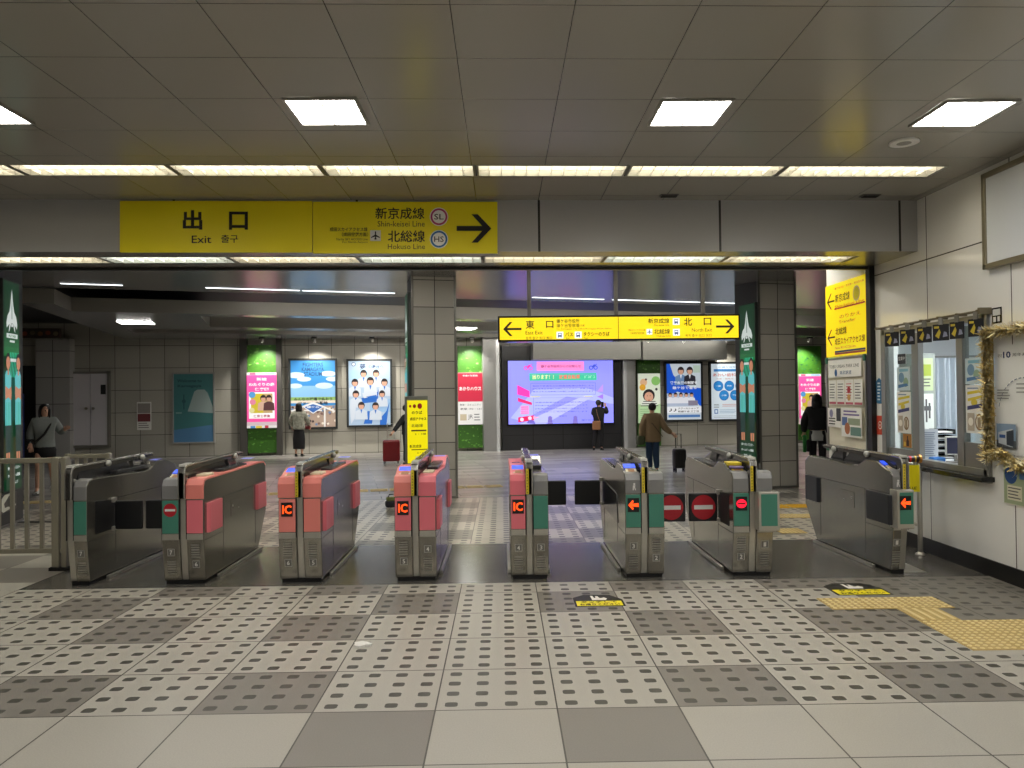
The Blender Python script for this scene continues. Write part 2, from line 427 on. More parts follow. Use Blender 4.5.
w = MB(); w.box(-9.2, -9, -5, 7.94, 0, 3.9, mat('wall_plain', (188, 186, 180))); struct(w.build('wall_left'))

# ---- concourse ceiling: soffit bands with coffers between them
hsoff = mat('concourse_soffit', (118, 117, 116), .24, .05, noise=.06, nscale=2.)
hface = mat('concourse_coffer_face', (136, 132, 124), .4, noise=.05, nscale=3.)
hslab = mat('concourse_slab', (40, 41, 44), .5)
A_CEIL = math.radians(17)
ca, sa = math.cos(A_CEIL), math.sin(A_CEIL)
def uv(u, v): return (u*ca-v*sa, u*sa+v*ca)
e0, e1 = onz(23, 304, HZ), onz(130, 341, HZ); e_ = (e1-e0).xy.normalized(); EN = (-e_.y, e_.x); ED = EN[0]*e0.x+EN[1]*e0.y
if EN[0] > 0: EN, ED = (-EN[0], -EN[1]), -ED
hc = MB()
HA = 3.60; e0, e1 = onz(23, 304, HZ), onz(130, 341, HZ)
def band(u0, u1, v0, v1, z=None):
    HZ_ = z or HZ
    poly = clip(clip([uv(u0, v0), uv(u1, v0), uv(u1, v1), uv(u0, v1)], (0, -1), -9.4), EN, ED)
    n = len(poly)
    if n < 3: return
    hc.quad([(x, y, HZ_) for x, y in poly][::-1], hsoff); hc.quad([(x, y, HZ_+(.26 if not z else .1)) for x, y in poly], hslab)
    hc.add([(x, y, HZ_) for x, y in poly]+[(x, y, HZ_+(.26 if not z else .1)) for x, y in poly], [(i, (i+1) % n, n+(i+1) % n, n+i) for i in range(n)], hface)
V = (14.8, 16.0, 16.5, 18.97, 19.8, 20.97)
band(-18, 18, 3, V[0], HA); band(-18, 18, V[1], V[2]); band(-18, 18, V[3], V[4]); band(-18, 18, V[5], 29)
for (a, b_, u) in ((V[0], V[1], -3.5), (V[2], V[3], -1.3), (V[4], V[5], -3.2)): band(-18, u, a, b_)
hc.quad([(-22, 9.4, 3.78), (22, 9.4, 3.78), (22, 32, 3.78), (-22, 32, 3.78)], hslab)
struct(hc.build('ceiling_concourse'))

# ---- concourse back wall and end walls
wtile = gridmat('wall_stone_tile', (172, 169, 158), .655, .625, (0, 2), (.1, .02), line=(72, 70, 66), lw=.007, rough=.4, noise=.10, var=.05, nscale=25)
w = MB(); w.box(-13, 16, 0, .3, 0, 3.9, wtile); struct(w.build('wall_back', loc=WP, rz=A_HALL))
w = MB(); w.box(0, .2, -16, 2, 0, 3.9, wtile); struct(w.build('wall_far_left', loc=WP+Vector((math.cos(A_HALL), math.sin(A_HALL), 0))*-13, rz=A_HALL))
w = MB(); w.box(0, .2, -14, 2, 0, 3.9, wtile); struct(w.build('wall_far_right', loc=WP+Vector((math.cos(A_HALL), math.sin(A_HALL), 0))*13, rz=A_HALL))

# ---- stone clad columns of the concourse
colm = gridmat('column_granite', (177, 173, 163), .372, .44, (0, 2), (0, .03), line=(50, 48, 45), lw=.006, rough=.45, noise=.22, var=.05, nscale=130)
trimm = mat('column_corner_trim', (120, 118, 112), .35, .6)
def column(name, corner, wd, left=True, dp=.8):
    """corner = front left (or front right) foot of the shaft"""
    c = MB(); x0, x1 = (0, wd) if left else (-wd, 0)
    c.box(x0, x1, 0, dp, 0, 3.61, colm)
    c.box(x1-.03, x1+.008, -.008, .03, 0, 3.6, trimm); c.box(x0-.008, x0+.03, -.008, .03, 0, 3.6, trimm)
    c.box(x0-.01, x1+.01, -.012, dp, 0, .03, trimm)
    return struct(c.build(name, loc=(corner[0], corner[1], 0), rz=A_COL))
COL1 = onz(413.5, 500); COL2 = onz(761, 489); COL0 = onz(-2, 530)
column('column', COL1, .715); column('column', COL2, .72); column('column', COL0, .9, left=False)

# ================================================================== LIGHTS
lamp_sq = mat('ceiling_lamp_diffuser', (255, 252, 247), .5, emit=22.)
lamp_w = mat('fluorescent_warm', (255, 246, 222), .5, emit=6.)
lamp_c = mat('fluorescent_cool', (246, 255, 250), .5, emit=6.)
refl = mat('lamp_reflector', (150, 148, 138), .35, .1)
framew = mat('lamp_frame', (150, 147, 140), .35, .3)
lour = mat('lamp_louver', (235, 232, 224), .3, .2)
def square_light(x, y, label, s=.47):
    z = CZ(x)
    t = thing('ceiling_light', label, 'ceiling light', (x, y, z), group='square lights in the ticket hall ceiling')
    f = MB(); h = s/2
    for a in ((-h-.02, h+.02, -h-.02, -h), (-h-.02, h+.02, h, h+.02), (-h-.02, -h, -h, h), (h, h+.02, -h, h)): f.box(a[0], a[1], a[2], a[3], -.018, -.001, framew)
    f.build('frame', t)
    d = MB(); d.quad([(-h, -h, -.004), (-h, h, -.004), (h, h, -.004), (h, -h, -.004)], lamp_sq); d.build('diffuser', t)
    l = MB()
    l.box(-.006, .006, -h, h, -.015, -.006, lour); l.box(-h, h, -.004, .004, -.015, -.006, lour)
    for k in (-.5, .5): l.box(-h, h, k*h-.003, k*h+.003, -.013, -.006, lour)
    for k in range(-4, 5):
        if k: l.box(k*.05-.01+.06*(1 if k > 0 else -1)*0, k*.05+.012, .03, .05, -.016, -.006, framew)
    l.build('louver', t)
    return t
LYc = 5.42
lx = {n: onz(px, 115, 3.72).x for n, px in (('a', -22), ('b', 329), ('c', 686), ('d', 951))}
square_light(lx['b'], LYc, 'square recessed ceiling light left of centre, above the exit lettering of the yellow sign')
square_light(lx['c'], LYc, 'square recessed ceiling light right of centre, between the other two whole ones')
square_light(lx['d'], LYc, 'square recessed ceiling light nearest the right wall, above the round ceiling detector')
square_light(lx['a'], LYc, 'square recessed ceiling light cut by the left edge of the photo')
for y in (2.9, .4, -2.1):
    for n in 'abcd': square_light(lx[n], y, 'square recessed ceiling light behind the viewer, out of the photo')

def strip(name, xs, y0, y1, zf, mats, labels, group, dp):
    """run of recessed fluorescent fittings: open trough, reflector sides, lamp at the top, louver blades"""
    for i in range(len(xs)-1):
        a, b = xs[i], xs[i+1]; x = (a+b)/2; h = (b-a)/2-.006; z = zf(x); k = (zf(x+1)-zf(x))
        t = thing(name, labels[i], 'ceiling light', (x, (y0+y1)/2, z), group=group)
        hw = (y1-y0)/2
        def sh(mb):      # follow the slope of the ceiling
            mb.v = [(p[0], p[1], p[2]+k*p[0]) for p in mb.v]; return mb
        hs = MB(); hs.box(-h, h, hw-.012, hw, -.004, dp, refl); hs.box(-h, h, -hw, -hw+.012, -.004, dp, refl)
        hs.box(-h, -h+.02, -hw+.012, hw-.012, -.002, dp, framew); hs.box(h-.02, h, -hw+.012, hw-.012, -.002, dp, framew); hs.box(-h, h, -hw, hw, dp, dp+.01, framew)
        sh(hs).build('housing', t)
        d = MB(); d.box(-h+.03, h-.03, -hw+.02, hw-.02, dp-.02, dp-.004, mats[i]); sh(d).build('diffuser', t)
        l = MB(); n = 12
        for j in range(1, n): xx = -h+2*h*j/n; l.box(xx-.002, xx+.002, -hw+.012, hw-.012, .004, .035, lour)
        l.box(-h+.02, h-.02, -.003, .003, .004, .04, lour)
        sh(l).build('louver', t)
xsU = [onz(px, 172, 3.72).x for px in (-300, -146, 12, 172, 323, 476, 626, 777, 930)]
ordn = ['first', 'second', 'third', 'fourth', 'fifth', 'sixth', 'seventh', 'eighth']
strip('fluorescent_strip', xsU, SL0, SL1, CZ, [lamp_w]*8,
      ['fluorescent fitting of the upper ceiling row, outside the photo']*2+[f'fluorescent fitting in the upper ceiling row, {ordn[i]} from the right wall' for i in (5, 4, 3, 2, 1, 0)],
      'fluorescent fittings in the upper ceiling row', .15)
xsL = [ony(px, 262, 8.3).x for px in (-160, -28, 100, 229, 358, 483, 605, 727, 853)]
strip('fluorescent_strip', xsL, LS0, LS1, BZ, [lamp_c, lamp_w, lamp_w, lamp_c, lamp_w, lamp_c, lamp_w, lamp_c, lamp_w][1:],
      ['fluorescent fitting under the cross beam, outside the photo']+[f'fluorescent fitting under the cross beam, {ordn[i]} from the right wall' for i in (6, 5, 4, 3, 2, 1, 0)],
      'fluorescent fittings under the cross beam', .2)
# round detector and small ceiling vents
p = onz(904, 142, CZ(3.5))
d = thing('ceiling_speaker', 'small round white fitting on the ceiling beside the right-hand square light', 'ceiling speaker', (p.x, p.y, CZ(p.x)))
m = MB(); m.lathe([(.11, 0), (.115, -.012), (.09, -.02), (.085, -.014)], (0, 0, 0), white, 24); m.build('rim', d)
m = MB(); m.lathe([(.084, -.004), (.05, -.016), (.01, -.018)], (0, 0, 0), mat('speaker_mesh', (150, 148, 142), .6), 20); m.build('grille', d)
for px, lab in ((668, 'dark slotted air vent in the ceiling above the middle of the beam'), (865, 'dark slotted air vent in the ceiling near the right wall')):
    p = onz(px, 196.5, CZ(2)); t = thing('air_vent', lab, 'vent', (p.x, 7.72, CZ(p.x)))
    m = MB(); m.box(-.09, .09, -.05, .05, -.012, -.001, mat('vent_frame', (92, 90, 86), .5)); m.build('frame', t)
    m = MB()
    for k in range(5): m.box(-.08, .08, -.042+k*.018, -.036+k*.018, -.018, -.012, darkgap)
    m.build('slat', t)

# concourse ceiling: thin glowing strips and small square lights, spotlights over the posters
strip_glow = mat('ceiling_strip_glow', (240, 246, 250), .5, emit=2.5)
for px0, px1, lab in ((60, 123, 'thin linear ceiling light at the far left of the concourse ceiling'), (205, 300, 'thin linear ceiling light above the dark double door side of the concourse'),
                      (302, 395, 'thin linear ceiling light just left of the middle stone column'), (532, 604, 'thin linear ceiling light between the sign hangers'), (612, 735, 'thin linear ceiling light right of the middle sign hanger')):
    a = onplane(px0, 285, (*uv(0, 14.2), 0), A_CEIL); c = onplane(px1, 285, (*uv(0, 14.2), 0), A_CEIL)
    L = (c-a).length; mid = (a+c)/2
    t = thing('ceiling_glow_strip', lab, 'ceiling light', (mid.x, mid.y, HA), A_CEIL, 'linear lights of the concourse')
    m = MB(); m.box(-L/2, L/2, -.05, .05, -.006, -.001, framew); m.build('frame', t)
    m = MB(); m.box(-L/2+.01, L/2-.01, -.04, .04, -.009, -.006, strip_glow); m.build('diffuser', t)
for px, lab in ((136, 'small square ceiling light on the concourse ceiling at the left'), (461, 'small square ceiling light on the concourse ceiling right of the middle column')):
    p = onz(px, 322 if px < 300 else 328, HZ)
    t = thing('concourse_light', lab, 'ceiling light', (p.x, p.y, HZ), A_CEIL)
    m = MB(); m.box(-.36, .36, -.3, .3, -.012, -.001, framew); m.build('frame', t)
    m = MB(); m.box(-.33, .33, -.27, .27, -.02, -.012, lamp_sq); m.build('diffuser', t)
def spot(px, lab, power=190, off=.75):
    p = onwall(px, 343, off)
    t = thing('spotlight', lab, 'spotlight', (p.x, p.y, HZ), A_HALL, 'spotlights over the posters')
    m = MB(); m.box(-.07, .07, -.05, .05, -.03, -.001, gloss); m.build('base_plate', t)
    m = MB(); m.cyl((0, 0, -.03), (0, .03, -.13), .045, .06, steel2, 14); m.build('lamp_head', t)
    m = MB(); m.cyl((0, .0302, -.131), (0, .031, -.134), .05, .05, mat('spot_lens', (255, 250, 238), .4, emit=8.), 14); m.build('lens', t)
    l = bpy.data.lights.new('spot_beam', 'SPOT'); l.energy = power; l.color = (1, .95, .86); l.spot_size = math.radians(105); l.spot_blend = .9; l.shadow_soft_size = .05
    o = bpy.data.objects.new('spot_beam', l); C.objects.link(o); o.parent = t; o.location = (0, .05, -.17); o.rotation_euler = (math.radians(24), 0, 0)
for px, lab in ((262, 'spotlight over the green panel with the pink nursery poster'), (314, 'spotlight over the blue stadium poster'), (372, 'spotlight over the baseball team poster'),
                (472, 'spotlight over the red poster right of the middle column'), (648, 'spotlight over the green poster with the smiling child'), (684, 'spotlight over the school uniform poster'), (727, 'spotlight over the dental clinic poster'), (810, 'spotlight over the pink poster right of the far column')):
    spot(px, lab)

cove = mat('added_cove_glow', (255, 250, 240), .5, emit=20.)  # unseen lamps added inside the coffers to brighten the concourse
for k, (v, u0, u1) in enumerate(((V[0], -.5, 13), (V[2], .3, 13), (V[4], .5, 13))):
    n = int((u1-u0)/1.5)
    for i in range(n):
        a = u0+(u1-u0)*(i+.5)/n; x, y = uv(a, v+.09)
        t = thing('added_cove_light', 'linear cove light tucked behind the near edge of a concourse ceiling coffer', 'ceiling light', (x, y, (HA+.06 if k == 0 else HZ+.10)), A_CEIL, 'cove lights inside the concourse ceiling coffers')
        h = (u1-u0)/n/2-.02
        m = MB(); m.box(-h, h, -.08, .06, .0, .05, framew); m.build('housing', t)
        m = MB(); m.box(-h+.01, h-.01, -.06, .05, -.02, 0, cove); m.build('diffuser', t)

for k in range(8):  # hidden lamps added behind the beam to light the column fronts
    x = -4.2+k*1.3
    t = thing('added_ceiling_strip_light', 'fluorescent fitting on the concourse soffit just behind the cross beam', 'ceiling light', (x, 10.2, HA), 0, 'fluorescent fittings behind the cross beam')
    m = MB(); m.box(-.62, .62, -.09, .09, -.02, -.001, framew); m.build('housing', t)
    m = MB(); m.box(-.60, .60, -.075, .075, -.028, -.02, mat('added_strip_lamp', (255, 251, 240), .5, emit=18.)); m.build('diffuser', t)

# ================================================================== SIGNS
class PArt(Art):
    """Art addressed in photo pixels of the print's own rectangle"""
    def __init__(s, W, H, rect, y=0.):
        super().__init__(W, H, y); s.r = rect
    def uv(s, x, y):
        a, b, c, d = s.r; return (x-a)/(c-a), (d-y)/(d-b)
    def kw(s, w): return w/(s.r[2]-s.r[0])
    def kh(s, h): return h/(s.r[3]-s.r[1])
    def pt(s, txt, x, y, h, m, w=None, bold=0., align='c'):
        u, v = s.uv(x, y); return s.t(txt, u, v, s.kh(h), m, s.kw(w) if w else None, bold, align)
    def pr(s, x0, y0, x1, y1, m):
        u0, v1 = s.uv(x0, y0); u1, v0 = s.uv(x1, y1); return s.rect(u0, v0, u1, v1, m)
    def pd(s, x, y, r, m, ar=1., n=20):
        u, v = s.uv(x, y); return s.disc(u, v, s.kw(r), m, n, ar)
    def pp(s, pts, m): return s.poly([s.uv(*p) for p in pts], m)
    def pfig(s, x, y, k, skin, hair, cloth, dark=None):
        u, v = s.uv(x, y); return s.figure(u, v, s.kw(k), skin, hair, cloth, dark)
def arrow(A, x0, x1, y, hh, th, m):
    """arrow from x0 to the tip x1, head half height hh, stroke th (photo pixels)"""
    d = 1 if x1 > x0 else -1; t = th/2
    A.pp([(x0, y-t), (x1-d*th*1.1, y-t), (x1-d*th*1.1, y+t), (x0, y+t)] if d > 0 else [(x1-d*th*1.1, y-t), (x0, y-t), (x0, y+t), (x1-d*th*1.1, y+t)], m)
    for s_ in (-1, 1):
        A.pp([(x1, y), (x1-d*hh*.95, y+s_*hh), (x1-d*hh*.95-d*th*1.25, y+s_*hh), (x1-d*th*1.4, y)], m)
def plane_icon(A, x, y, s, box, m):
    A.pr(x-s, y-s, x+s, y+s, box)
    A.pp([(x-.12*s, y-.8*s), (x+.12*s, y-.8*s), (x+.12*s, y+.75*s), (x-.12*s, y+.75*s)], m)
    A.pp([(x, y-.25*s), (x+.85*s, y+.3*s), (x+.85*s, y+.45*s), (x, y+.15*s), (x-.85*s, y+.45*s), (x-.85*s, y+.3*s)], m)
    A.pp([(x, y+.4*s), (x+.35*s, y+.7*s), (x-.35*s, y+.7*s)], m)
def vehicle_icon(A, x, y, s, box, m):
    A.pr(x-s, y-s, x+s, y+s, box); A.pr(x-.55*s, y-.65*s, x+.55*s, y+.45*s, m); A.pr(x-.4*s, y-.45*s, x+.4*s, y-.02*s, box)
    for k in (-1, 1): A.pd(x+k*.35*s, y+.55*s, .17*s, m, n=8)
K = ink('0b0b0b')

def beam_sign(name, label, x0, y0, x1, y1, draw):
    a = ony(x0, y1, BY0-.035); b = ony(x1, y0, BY0-.035); c = (a+b)/2
    W, H = b.x-a.x, abs(ony((x0+x1)/2, y0, BY0-.035).z-ony((x0+x1)/2, y1, BY0-.035).z)
    zb = ony((x0+x1)/2, y1, BY0-.035).z
    t = thing(name, label, 'sign', (c.x, BY0-.035, zb)); t.rotation_euler.y = .0085
    m = MB(); m.cbox(-W/2, W/2, 0, .033, 0, H, yellow, .004); m.build('panel', t)
    A = PArt(W, H, (x0, y0, x1, y1)); draw(A); A.build('lettering', t)
def d_exit(A):
    A.pt('出', 192.2, 219.9, 19.5, K, 19.5, .03); A.pt('口', 238, 220.7, 18.2, K, 19, .03)
    A.pt('Exit', 201.2, 239.4, 7.6, K, 19.5, .006); A.pt('출구', 229.3, 238.8, 8, K, 17, .008)
def d_line(A):
    mg, bl, wt = ink('b5306e'), ink('1f6fae'), ink('f2f2ee')
    A.pt('新京成線', 399.5, 213.4, 11.8, K, 49, .022); A.pt('Shin-keisei Line', 400.8, 223.8, 5.6, ink('2b2810'), 47)
    A.pt('北総線', 406, 236.3, 11.8, K, 37, .022); A.pt('Hokuso Line', 406, 246.6, 5.2, ink('2b2810'), 37)
    for x, y, m, s in ((438.5, 216.8, mg, 'SL'), (438.5, 239.3, bl, 'HS')):
        A.pd(x, y, 9.2, wt, n=32); A.pd(x, y, 8.4, m, n=32); A.pd(x, y, 6.6, wt, n=32); A.pt(s, x, y, 5.6, K, 9.5, .008)
    arrow(A, 456.2, 490.8, 228.6, 14.2, 5., K)
    plane_icon(A, 375.3, 235.8, 5.3, ink('d8d8d0'), K)
    A.pt('成田スカイアクセス線', 348.6, 229.6, 4.1, K, 37.5, .01); A.pt('（成田空港方面）', 355, 234.6, 4.1, K, 26, .01)
    A.pt('Narita SKY ACCESS Line', 352, 239.4, 2.3, K, 31); A.pt('For Narita Airport', 355, 242.5, 2.3, K, 25)
beam_sign('exit_sign', 'large yellow exit sign panel on the cross beam, left of the two', 119.5, 200.8, 311.6, 252.3, d_exit)
beam_sign('railway_line_sign', 'large yellow sign on the cross beam with line names and black right arrow', 312.8, 201.6, 497, 253.2, d_line)

# ---- hanging exit direction sign in the concourse
HY = 11.3
ylit = glow('ffdc18', .72)
a = ony(498, 341.3, HY); b = ony(740, 314.3, HY); cx = (a.x+b.x)/2; W = b.x-a.x
zt, zb = ony(619, 315, HY).z, ony(619, 340.6, HY).z; H = zt-zb
t = thing('hanging_exit_sign', 'long lit yellow hanging sign with East Exit and North Exit arrows, black frame', 'sign', (cx, HY, zb))
m = MB(); m.cbox(-W/2, W/2, 0, .26, 0, H, gloss, .01); m.build('case', t)
fw = .028
m = MB(); m.box(-W/2+fw, W/2-fw, -.006, 0, fw, H-fw, ylit); m.build('lit_panel', t)
A = PArt(W, H, (498, 315, 740, 340.6), -.008)
kl = ink('141005')
bw, bb = glow('eef2f4', .8), ink('274a8c')
arrow(A, 521.5, 503.2, 328, 7., 2.2, kl); arrow(A, 715.6, 734, 327.6, 7., 2.2, kl)
A.pt('東', 530, 323.8, 8.4, kl, 8.6, .015); A.pt('口', 549.6, 323.8, 7, kl, 7.4, .015)
A.pt('East Exit', 534, 331.9, 3.6, kl, 17); A.pt('동쪽 출구 东口 東口', 538.8, 337.2, 2.8, kl, 26)
A.pt('鎌ケ谷市役所', 567.8, 320.6, 3.9, kl, 23, .01); A.pt('鎌ケ谷警察署', 567.8, 325.1, 3.9, kl, 23); A.pt('方面', 582, 325.2, 2.2, kl)
A.pt('For Kamagaya City Office/Kamagaya Police Station', 584, 328.6, 1.5, kl, 55)
vehicle_icon(A, 559.6, 334.6, 3.4, bw, bb); A.pt('バス', 568.8, 334, 4.2, kl, 8, .02); A.pt('Bus', 567.5, 337.9, 1.6, kl)
vehicle_icon(A, 577.8, 334.6, 3.4, bw, bb); A.pt('タクシーのりば', 596, 333.8, 4.2, kl, 26, .02); A.pt('Taxi', 585.5, 337.9, 1.6, kl)
A.pr(617.6, 317, 618.2, 338.8, ink('8a7000'))
A.pt('新京成線', 658.2, 321.4, 5, kl, 21, .02); A.pt('Shin-keisei Line', 661, 325.6, 1.6, kl, 15); vehicle_icon(A, 675.6, 322.2, 3.4, bw, bb)
A.pt('北総線', 661.2, 332, 5, kl, 16, .02); A.pt('Hokuso Line', 663, 336.4, 1.6, kl, 14); vehicle_icon(A, 675.6, 333, 3.4, bw, bb)
plane_icon(A, 648.7, 332.2, 2.8, bw, bb); A.pt('成田スカイアクセス線', 636, 330.4, 2, kl, 17); A.pt('（成田空港方面）', 637, 333.4, 2, kl, 14)
A.pt('北', 687.2, 322.6, 8, kl, 8.4, .015); A.pt('口', 706.7, 322.6, 7.4, kl, 7.6, .015)
A.pt('North Exit', 701, 330.9, 3.4, kl, 20); A.pt('북쪽 출구 北口 北口', 697.5, 336.4, 2.8, kl, 26)
A.build('lettering', t)
for px in (529, 616, 703):
    x = ony(px, 300, HY+.1).x-cx
    m = MB(); m.box(x-.028, x+.028, .1, .156, H-.005, 3.6-zb, mat('hanger_tube', (96, 92, 86), .4, .4)); m.box(x-.06, x+.06, .06, .2, 3.6-zb-.012, 3.6-zb, mat('hanger_tube', (96, 92, 86)))
    m.build('hanger', t)

# ---- things on the right wall: local x runs toward the viewer, front faces into the hall
def wallthing(name, label, cat, y_far, y_near, z0, depth=.0, **k):
    t = thing(name, label, cat, (WALLX-depth, (y_far+y_near)/2, z0), -PI/2, **k); return t, abs(y_far-y_near)
t, W = wallthing('direction_sign', 'yellow sign board with two left arrows above the notice board, end of right wall', 'sign', 10.15, 9.0, 2.13, .03)
H = .95
m = MB(); m.cbox(-W/2, W/2, 0, .028, 0, H, mat('lit_sign_yellow', (240, 212, 4), .4, emit=.45), .004); m.build('panel', t)  # emission added to the panel in place of light falling on the board
A = Art(W, H); red = ink('b8323a')
def warrow(u, v):
    A.poly([(u, v), (u+.1, v+.11), (u+.125, v+.11), (u+.045, v+.012), (u+.2, v+.012), (u+.2, v-.012), (u+.045, v-.012), (u+.125, v-.11), (u+.1, v-.11)], K)
warrow(.04, .77); warrow(.04, .27)
A.t('新京成線', .44, .79, .115, K, .36, .02); A.t('鎌ケ谷大仏・習志野・津田沼方面', .6, .93, .03, inkg, .7); A.t('Shin-keisei Line', .6, .68, .04, red, .7); A.rect(.24, .64, .97, .66, red)
A.disc(.78, .79, .085, ink('ded6a0')); A.disc(.78, .79, .066, yellow); A.t('のりかえ', .62, .53, .05, inkg, .5); A.t('Transfer', .55, .46, .04, inkg, .4)
A.t('北総線', .40, .34, .10, K, .28, .02); A.t('成田スカイアクセス線', .60, .20, .095, K, .72, .02); A.t('Narita SKY ACCESS Line', .5, .115, .035, inkg, .5)
A.rect(.24, .05, .97, .075, ink('304a78')); A.rect(.24, .022, .97, .047, ink('a04848'))
A.build('lettering', t)
# notice board
t, W = wallthing('notice_board', 'beige notice board with papers below the yellow arrow sign, green corner clips', 'notice board', 10.08, 9.02, .92, .05)
H = 1.17
m = MB(); m.box(-W/2, W/2, .01, .04, 0, H, mat('board_felt', (222, 216, 198), .8, noise=.05)); m.build('board', t)
m = MB()
for x in (-W/2-.02, W/2): m.box(x, x+.03, -.01, .045, -.02, H+.02, alu)
m.box(W/2+.06, W/2+.12, -.005, .045, -.1, H+.02, alu)
for z in (-.02, H): m.box(-W/2, W/2, -.01, .045, z, z+.02, alu)
m.build('frame', t)
for x in (-W/2-.025, W/2-.03):
    for z in (-.03, H-.05): m = MB(); m.cbox(x, x+.06, -.02, .0, z, z+.08, mat('clip_green', (40, 110, 80), .5), .006); m.build('corner_clip', t)
A = Art(W, H, -.012)
pap = ink('f6f5f0', .7)
A.rect(.05, .80, .93, .99, pap); A.t('TOBU URBAN PARK LINE', .48, .92, .035, inkg, .78); A.disc(.27, .85, .035, ink('1c5c96'), ar=1.3); A.t('東武鉄道', .53, .85, .04, ink('1c5c96'), .3)
A.build('header_plate', t)
A = Art(W, H, -.012)
for k in range(4):
    u = .06+k*.235; A.rect(u, .50, u+.21, .77, pap); c = (ink('d8b9c4'), ink('cfcfcb'), ink('c2697c'), ink('d6d2c8'))[k]
    A.rect(u+.01, .505, u+.2, .53, ink('bd5a68')); A.lines(u+.03, u+.18, .56, .74, 6, inkg if k != 2 else red, .3)
    if k == 2: A.disc(u+.1, .66, .04, red); A.disc(u+.1, .58, .04, ink('dba860'))
A.rect(.06, .25, .42, .46, pap); A.rect(.30, .32, .42, .46, ink('3a3a3e')); A.disc(.16, .40, .05, ink('8f8cae')); A.lines(.09, .28, .27, .36, 3, inkb, .4)
A.rect(.44, .16, .96, .47, pap); A.lines(.5, .92, .38, .45, 2, ink('7a6aa0'), .5); A.rect(.46, .28, .6, .37, ink('5c77ad')); A.rect(.62, .29, .92, .36, ink('9aa58a')); A.disc(.6, .25, .07, ink('b5714a')); A.rect(.68, .18, .94, .27, ink('6b8f86'))
A.build('papers', t)

# big blank framed board high on the wall
t, W = wallthing('framed_board', 'large blank white board in metal frame high on the right wall', 'board', 6.77, 4.6, 2.76, .06)
H = .86
m = MB(); m.box(-W/2+.05, W/2-.05, .015, .055, .05, H-.05, mat('board_face', (226, 230, 234), .25)); m.build('face', t)
m = MB()
for a in ((-W/2, -W/2+.048, 0, H), (W/2-.048, W/2, 0, H), (-W/2, W/2, 0, .048), (-W/2, W/2, H-.048, H)): m.box(a[0], a[1], 0, .06, a[2], a[3], mat('board_frame', (142, 134, 112), .35, .5))
m.build('frame', t, bevel=.006)

# ---- ticket office window
def Wy(px, py=400): return onx(px, py, WALLX).y
yL, yR = WY1, WY0
win = thing('window_1', None, None, (WALLX, 0, 0), kind='structure')
fm = mat('window_frame_alu', (142, 142, 138), .32, .6)
F = MB()
def wb(mb, y0, y1, z0, z1, x0=-.03, x1=.08, m=fm): mb.box(x0, x1, y0, y1, z0, z1, m)
wb(F, yL-.06, yL+.03, WZ0, WZ1+.05); wb(F, yR-.03, yR+.05, WZ0-.08, WZ1+.05)
wb(F, yR, yL, WZ1-.03, WZ1+.03); wb(F, yR, yL, WZ0-.02, WZ0+.04)
F.build('frame', win, bevel=.004)
yA, yA2, yB, yB2 = Wy(913), Wy(919.5), Wy(958.6), Wy(965)
F = MB(); wb(F, yA2, yA, WZ0+.04, WZ1-.05, -.01, .05); wb(F, yA, yL-.06, WZ0+.04, WZ0+.12, 0, .04); F.build('sash', win, bevel=.003)
F = MB(); wb(F, yB2, yB, WZ0+.04, WZ1-.05, -.02, .05); wb(F, yR+.05, yB2, WZ0+.04, WZ0+.27, -.01, .04); F.build('sash', win, bevel=.003)
F = MB(); wb(F, yA, yL-.06, WZ0+.12, WZ1-.05, .015, .022, glass); F.build('pane', win)
F = MB(); wb(F, yR+.05, yB2, WZ0+.27, WZ1-.05, .005, .012, glass); F.build('pane', win)
F = MB(); wb(F, yR-.06, yL-.06, WZ0-.065, WZ0-.02, -.12, .05, gloss); F.build('sill', win, bevel=.005)
# rail with clips of cards in front of the window head
rl = thing('card_rail', 'thin metal rail across the ticket window head', 'rail', (WALLX-.09, (yL+yR)/2, WZ1+.05), -PI/2)
W = yL-yR
m = MB(); m.cyl((-W/2, 0, 0), (W/2+.05, 0, 0), .012, .012, mat('rail_bronze', (120, 112, 92), .4, .5), 10); m.box(W/2+.03, W/2+.06, -.02, .09, -.03, .03, mat('rail_bronze', (120, 112, 92)))
m.build('rod', rl)
for k in range(7): x = -W/2+W*k/6; m = MB(); m.box(x-.012, x+.012, -.012, .09, -.012, .016, mat('rail_bronze', (120, 112, 92))); m.build('bracket', rl)
names = ['farthest', 'second farthest', 'third farthest', 'third nearest', 'second nearest', 'nearest']
for k, (px, py) in enumerate(((892.5, 344.5), (908, 342.5), (925, 339), (941.5, 336.5), (957.5, 334), (976.5, 332))):
    c = onx(px, py, WALLX-.10)
    t = thing('hanging_card', f'black card with yellow pattern clipped to the window rail, {names[k]} of six', 'card', (WALLX-.105, c.y, WZ1+.035), -PI/2+.62+random.uniform(-.3, .3), 'cards hung along the ticket window')
    h = .16
    m = MB(); m.cbox(-.075, .075, -.004, .004, -h-.05, -.05, mat('card_black', (26, 27, 34), .35), .003); m.build('card', t)
    A = Art(.15, h, -.0045); A.poly([(.15, .3), (.38, .12), (.5, .5), (.42, .72)], ink('c4ae36')); A.poly([(.62, .2), (.92, .25), (.85, .5), (.7, .55)], ink('8d90a8')); A.rect(.1, .75, .4, .88, ink('c9b23c'))
    o = A.build('print', t); o.location.z = -h-.05
    m = MB(); m.box(-.02, .02, -.008, .008, -.055, .012, alu); m.build('clip', t)

